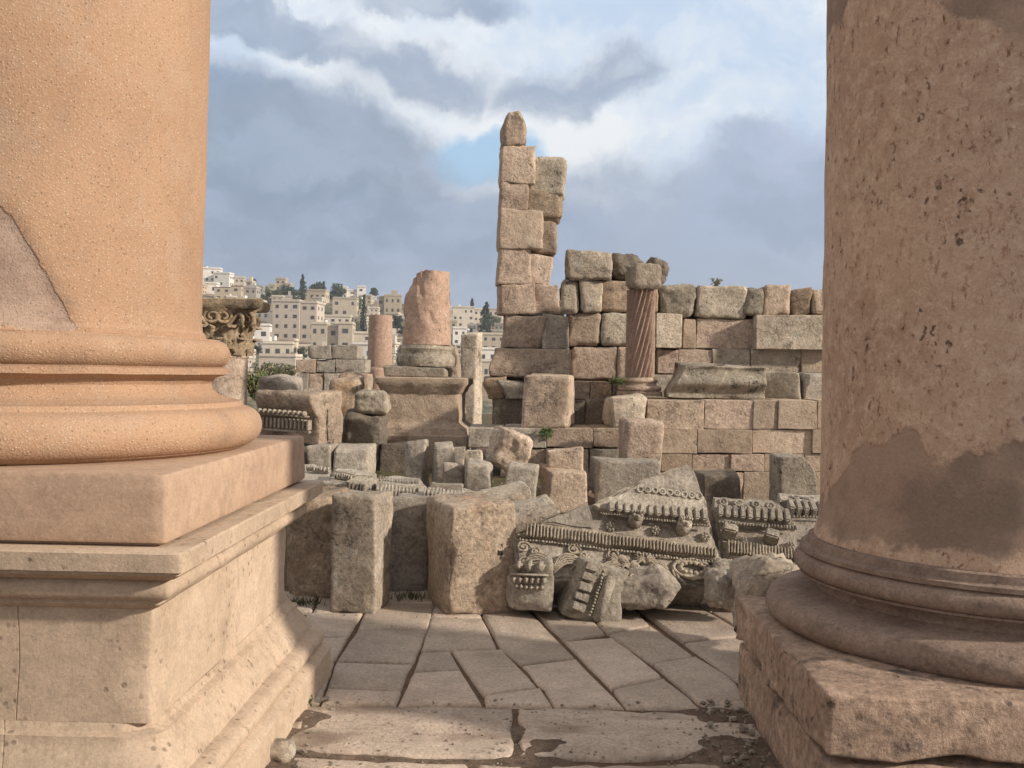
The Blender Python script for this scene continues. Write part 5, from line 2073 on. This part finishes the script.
TREES = [('dark bushy tree left in the skyline clump', 291, 302, 14, 16, 'b', M_LEAF_D), ('spire shaped cypress rising out of the skyline clump', 302.5, 301, 23, 6, 'c', M_LEAF_D),
         ('rounded dark tree next to the spire shaped cypress', 314, 299, 15, 14, 'b', M_LEAF_D), ('slim dark tree between the two rounded ones', 323, 298, 14, 6, 'c', M_LEAF_D),
         ('broad dark round tree touching the bright white villa', 337, 300, 14, 18, 'b', M_LEAF_D), ('tall thin dark cypress on the slope below the white villa', 363.5, 334, 34, 6, 'c', M_LEAF_D),
         ('olive green tree beside the grey olive house', 357, 314, 16, 14, 'b', M_LEAF_O), ('low dark tree above the tan skyline house', 374, 297, 8, 8, 'b', M_LEAF_D),
         ('big dark cypress standing left of the tall pier', 486, 336, 29, 11, 'c', M_LEAF_D), ('tiny spire cypress on the skyline above the cream block', 472, 309, 9, 3, 'c', M_LEAF_D),
         ('dark tree in the gap right of the drum column', 397, 336, 20, 11, 'b', M_LEAF_D), ('small olive tree left of the drum column', 355, 336, 14, 10, 'b', M_LEAF_O),
         ('green tree below the skyline white houses', 226, 300, 9, 10, 'b', M_LEAF_O), ('dark green tree behind the grey houses', 266, 299, 10, 14, 'b', M_LEAF_O),
         ('long dark tree crown left of the apartment block', 281, 302, 10, 16, 'b', M_LEAF_D), ('dark tree at the foot of the slope beside the white shed', 502, 350, 12, 9, 'b', M_LEAF_O),
         ('dark green tree in front of the low cream houses', 302, 362, 14, 10, 'b', M_LEAF_O), ('small dark tree on the skyline right of the pinkish house', 252, 286, 6, 8, 'b', M_LEAF_D),
         ('dark narrow cypress beside the small white house and slab', 471, 345, 14, 4, 'c', M_LEAF_D), ('olive tree between the beige and the cream house', 375, 350, 16, 12, 'b', M_LEAF_O)]
for t in TREES:
    tree(*t)
for i in range(26):
    px = rnd.uniform(198, 500)
    py = rnd.uniform(lerp_table(RIDGE, px) + 6, 385)
    tree('small olive green tree scattered among the far houses', px, py, rnd.uniform(6, 12), rnd.uniform(6, 11), 'b', M_LEAF_O, group='small olive trees on the far hillside')


# ------------------------------------------------------------------ plants and grit close by
def weed(name, label, loc, n, h, spread, mat, seed, droop=0.5, leaf=0.02, cat='plant'):
    rnd = random.Random(seed)
    root = thing(name, label, cat, loc)
    bm = bmesh.new()
    st = bmesh.new()
    for i in range(n):
        a = rnd.uniform(0, 6.28)
        L = h * rnd.uniform(0.5, 1.0)
        tip = V((math.cos(a) * spread * rnd.uniform(.2, 1), math.sin(a) * spread * rnd.uniform(.2, 1), L))
        pts = [tip * t - V((0, 0, droop * L * t * t * 0.5)) + V((0, 0, 0)) for t in (0, .35, .7, 1)]
        add_tube(st, pts, 0.0022 + 0.004 * h, 4)
        for j in range(7):
            t = rnd.uniform(0.15, 1.0)
            q = tip * t - V((0, 0, droop * L * t * t * 0.5))
            d = V((rnd.gauss(0, 1), rnd.gauss(0, 1), rnd.gauss(0.2, .6))).normalized()
            b = d.orthogonal().normalized()
            s = leaf * rnd.uniform(.6, 1.3)
            v = [bm.verts.new(q + d * s * u + b * s * w) for u, w in ((0, 0), (.9, -.42), (2, 0), (.9, .42))]
            bm.faces.new(v)
    link('stems', mesh_bm('stems', st), M_STALK, root)
    link('leaves', mesh_bm('leaves', bm, False), mat, root)
    return root


weed('weed', 'low green weed growing at the corner of the buff pedestal', PZ(303, 706, 0.0), 26, 0.05, 0.07, M_LEAF_G, 3, leaf=0.012)
weed('weed', 'green plant hanging from the joint under the big cubic block', P(547, 432, 11.2), 26, 0.10, 0.09, M_LEAF_G, 4, droop=3.2, leaf=0.026)
weed('weed', 'dry sprig growing behind the wide grey block on the wall top', P(716, 287, 13.15), 16, 0.16, 0.13, M_LEAF_O, 5, leaf=0.02)
weed('weed', 'dark green tuft at the foot of the spiral column', P(618, 385, 12.0), 20, 0.12, 0.12, M_LEAF_G, 6, leaf=0.025)
weed('bush', 'green bush growing beyond the capital below the town', P(256, 402, 17.0), 90, 0.65, 0.32, M_LEAF_G, 7, droop=0.2, leaf=0.05, cat='bush')
weed('bush', 'dusty olive bush in front of the low cream house', P(276, 386, 30.0), 120, 0.75, 0.7, M_LEAF_O, 9, droop=0.2, leaf=0.08, cat='bush')


def grass():
    rnd = random.Random(12)
    vs, fs = [], []
    patches = [(330, 452, 9.0, 1.6, 0.7), (385, 470, 9.4, 1.6, 0.6), (350, 480, 9.0, 1.6, 0.5), (440, 480, 9.6, 1.0, 0.5), (370, 450, 11.0, 1.0, 0.8), (520, 498, 8.6, 0.8, 0.3), (690, 505, 9.0, 1.4, 0.3), (410, 600, 6.95, 0.18, 0.12), (300, 604, 6.75, 0.2, 0.1)]
    for px, py, dep, sx, sy in patches:
        c = P(px, py, dep)
        for _ in range(int(1500 * sx * sy) + 60):
            x, y = c.x + rnd.gauss(0, sx * 0.4), c.y + rnd.gauss(0, sy * 0.45)
            if nz((x, y, 0), 1.6, 3) < -0.1:
                continue
            z = max(GH(x, y), 0.0 if y < 7.2 else -9) - 0.004
            a = rnd.uniform(0, 6.28)
            h = rnd.uniform(0.025, 0.085)
            w = 0.006
            dx, dy = math.cos(a) * w, math.sin(a) * w
            lx, ly = rnd.gauss(0, .35) * h, rnd.gauss(0, .35) * h
            b = len(vs)
            vs += [(x - dx, y - dy, z), (x + dx, y + dy, z), (x + lx, y + ly, z + h)]
            fs.append((b, b + 1, b + 2))
    o = link('grass', mesh_from('grass', vs, fs, False), plain_mat('short_grass', (0.085, 0.095, 0.04), 0.8, 0.4, 2.0))
    o['kind'] = 'stuff'
    o['label'] = 'short patchy grass between the fallen stones'


grass()


def gravel():
    rnd = random.Random(21)
    bm = bmesh.new()

    def peb(x, y, z, s):
        m = Matrix.Translation((x, y, z)) @ Matrix.Rotation(rnd.uniform(0, 6), 4, 'Z') @ Matrix.Rotation(rnd.uniform(-.5, .5), 4, 'X') @ Matrix.Diagonal((s * rnd.uniform(.7, 1.3), s * rnd.uniform(.6, 1), s * rnd.uniform(.45, .8), 1))
        r = bmesh.ops.create_icosphere(bm, subdivisions=1, radius=1.0, matrix=m)
        for v in r['verts']:
            v.co += V((rnd.uniform(-1, 1), rnd.uniform(-1, 1), rnd.uniform(-1, 1))) * s * 0.18
    for _ in range(420):
        x, y = rnd.uniform(-1.2, 1.2), rnd.uniform(3.6, 4.85)
        peb(x, y, 0.004, rnd.uniform(0.003, 0.009) * (1.0 if rnd.random() < 0.9 else 1.8))
    for _ in range(110):
        x, y = 1.0 + rnd.gauss(0, 0.09), rnd.uniform(3.9, 4.85)
        peb(x, y, 0.018, rnd.uniform(0.004, 0.012) * (1 if rnd.random() < 0.75 else 2.4))
    for _ in range(60):
        x, y = -0.98 + rnd.gauss(0, 0.08), rnd.uniform(3.8, 4.8)
        peb(x, y, 0.012, rnd.uniform(0.005, 0.02))
    for _ in range(90):
        x, y = rnd.uniform(-1.3, 1.9), 6.75 + rnd.gauss(0, 0.22)
        peb(x, y, 0.004, rnd.uniform(0.004, 0.014))
    for _ in range(500):
        x, y = rnd.uniform(-2.5, 2.5), rnd.uniform(7.3, 11)
        peb(x, y, GH(x, y) + 0.005, rnd.uniform(0.01, 0.035) * (1 if rnd.random() < 0.85 else 2.2))
    o = link('gravel', mesh_bm('gravel', bm, True, 40), M_GREY)
    o['kind'] = 'stuff'
    o['label'] = 'scattered grit and small stones on the paving and earth'


gravel()
for lab, px, py, s, m in (('small tan stone at the very foot of the buff pedestal, by the weed', 294, 729, 0.032, M_WARM), ('flat pale stone lying on the dirt in the corner below the buff pedestal', 273, 760, 0.075, M_PALE),
                          ('fist sized reddish stone touching the pedestal moulding', 259, 759, 0.032, M_RUST)):
    p = PZ(px, py, 0.0)
    o = link('rock', stone_mesh(2 * s, 1.5 * s, 1.1 * s, r=s * 0.5, amp=s * 0.15, freq=1.2 / s, chip=0.0, jit=s * 0.2, res=s / 4, name='rock'), m, loc=p + V((0, 0, -0.01)))
    tag(o, lab, 'rock')


# ------------------------------------------------------------------ evening haze over the valley
def haze():
    bm = bmesh.new()
    box_into(bm, -3200, 3200, -60, 1700, -22, 130)
    m = bpy.data.materials.new('valley_haze')
    m.use_nodes = True
    nt = m.node_tree
    nt.nodes.clear()
    out = nt.nodes.new('ShaderNodeOutputMaterial')
    v = nt.nodes.new('ShaderNodeVolumePrincipled')
    v.inputs['Color'].default_value = (0.80, 0.88, 0.98, 1)
    v.inputs['Density'].default_value = 0.00038
    v.inputs['Anisotropy'].default_value = 0.2
    nt.links.new(v.outputs[0], out.inputs['Volume'])
    o = link('haze', mesh_bm('haze', bm, False), m)
    o['kind'] = 'stuff'
    o['label'] = 'thin haze hanging over the valley and the far town'


haze()
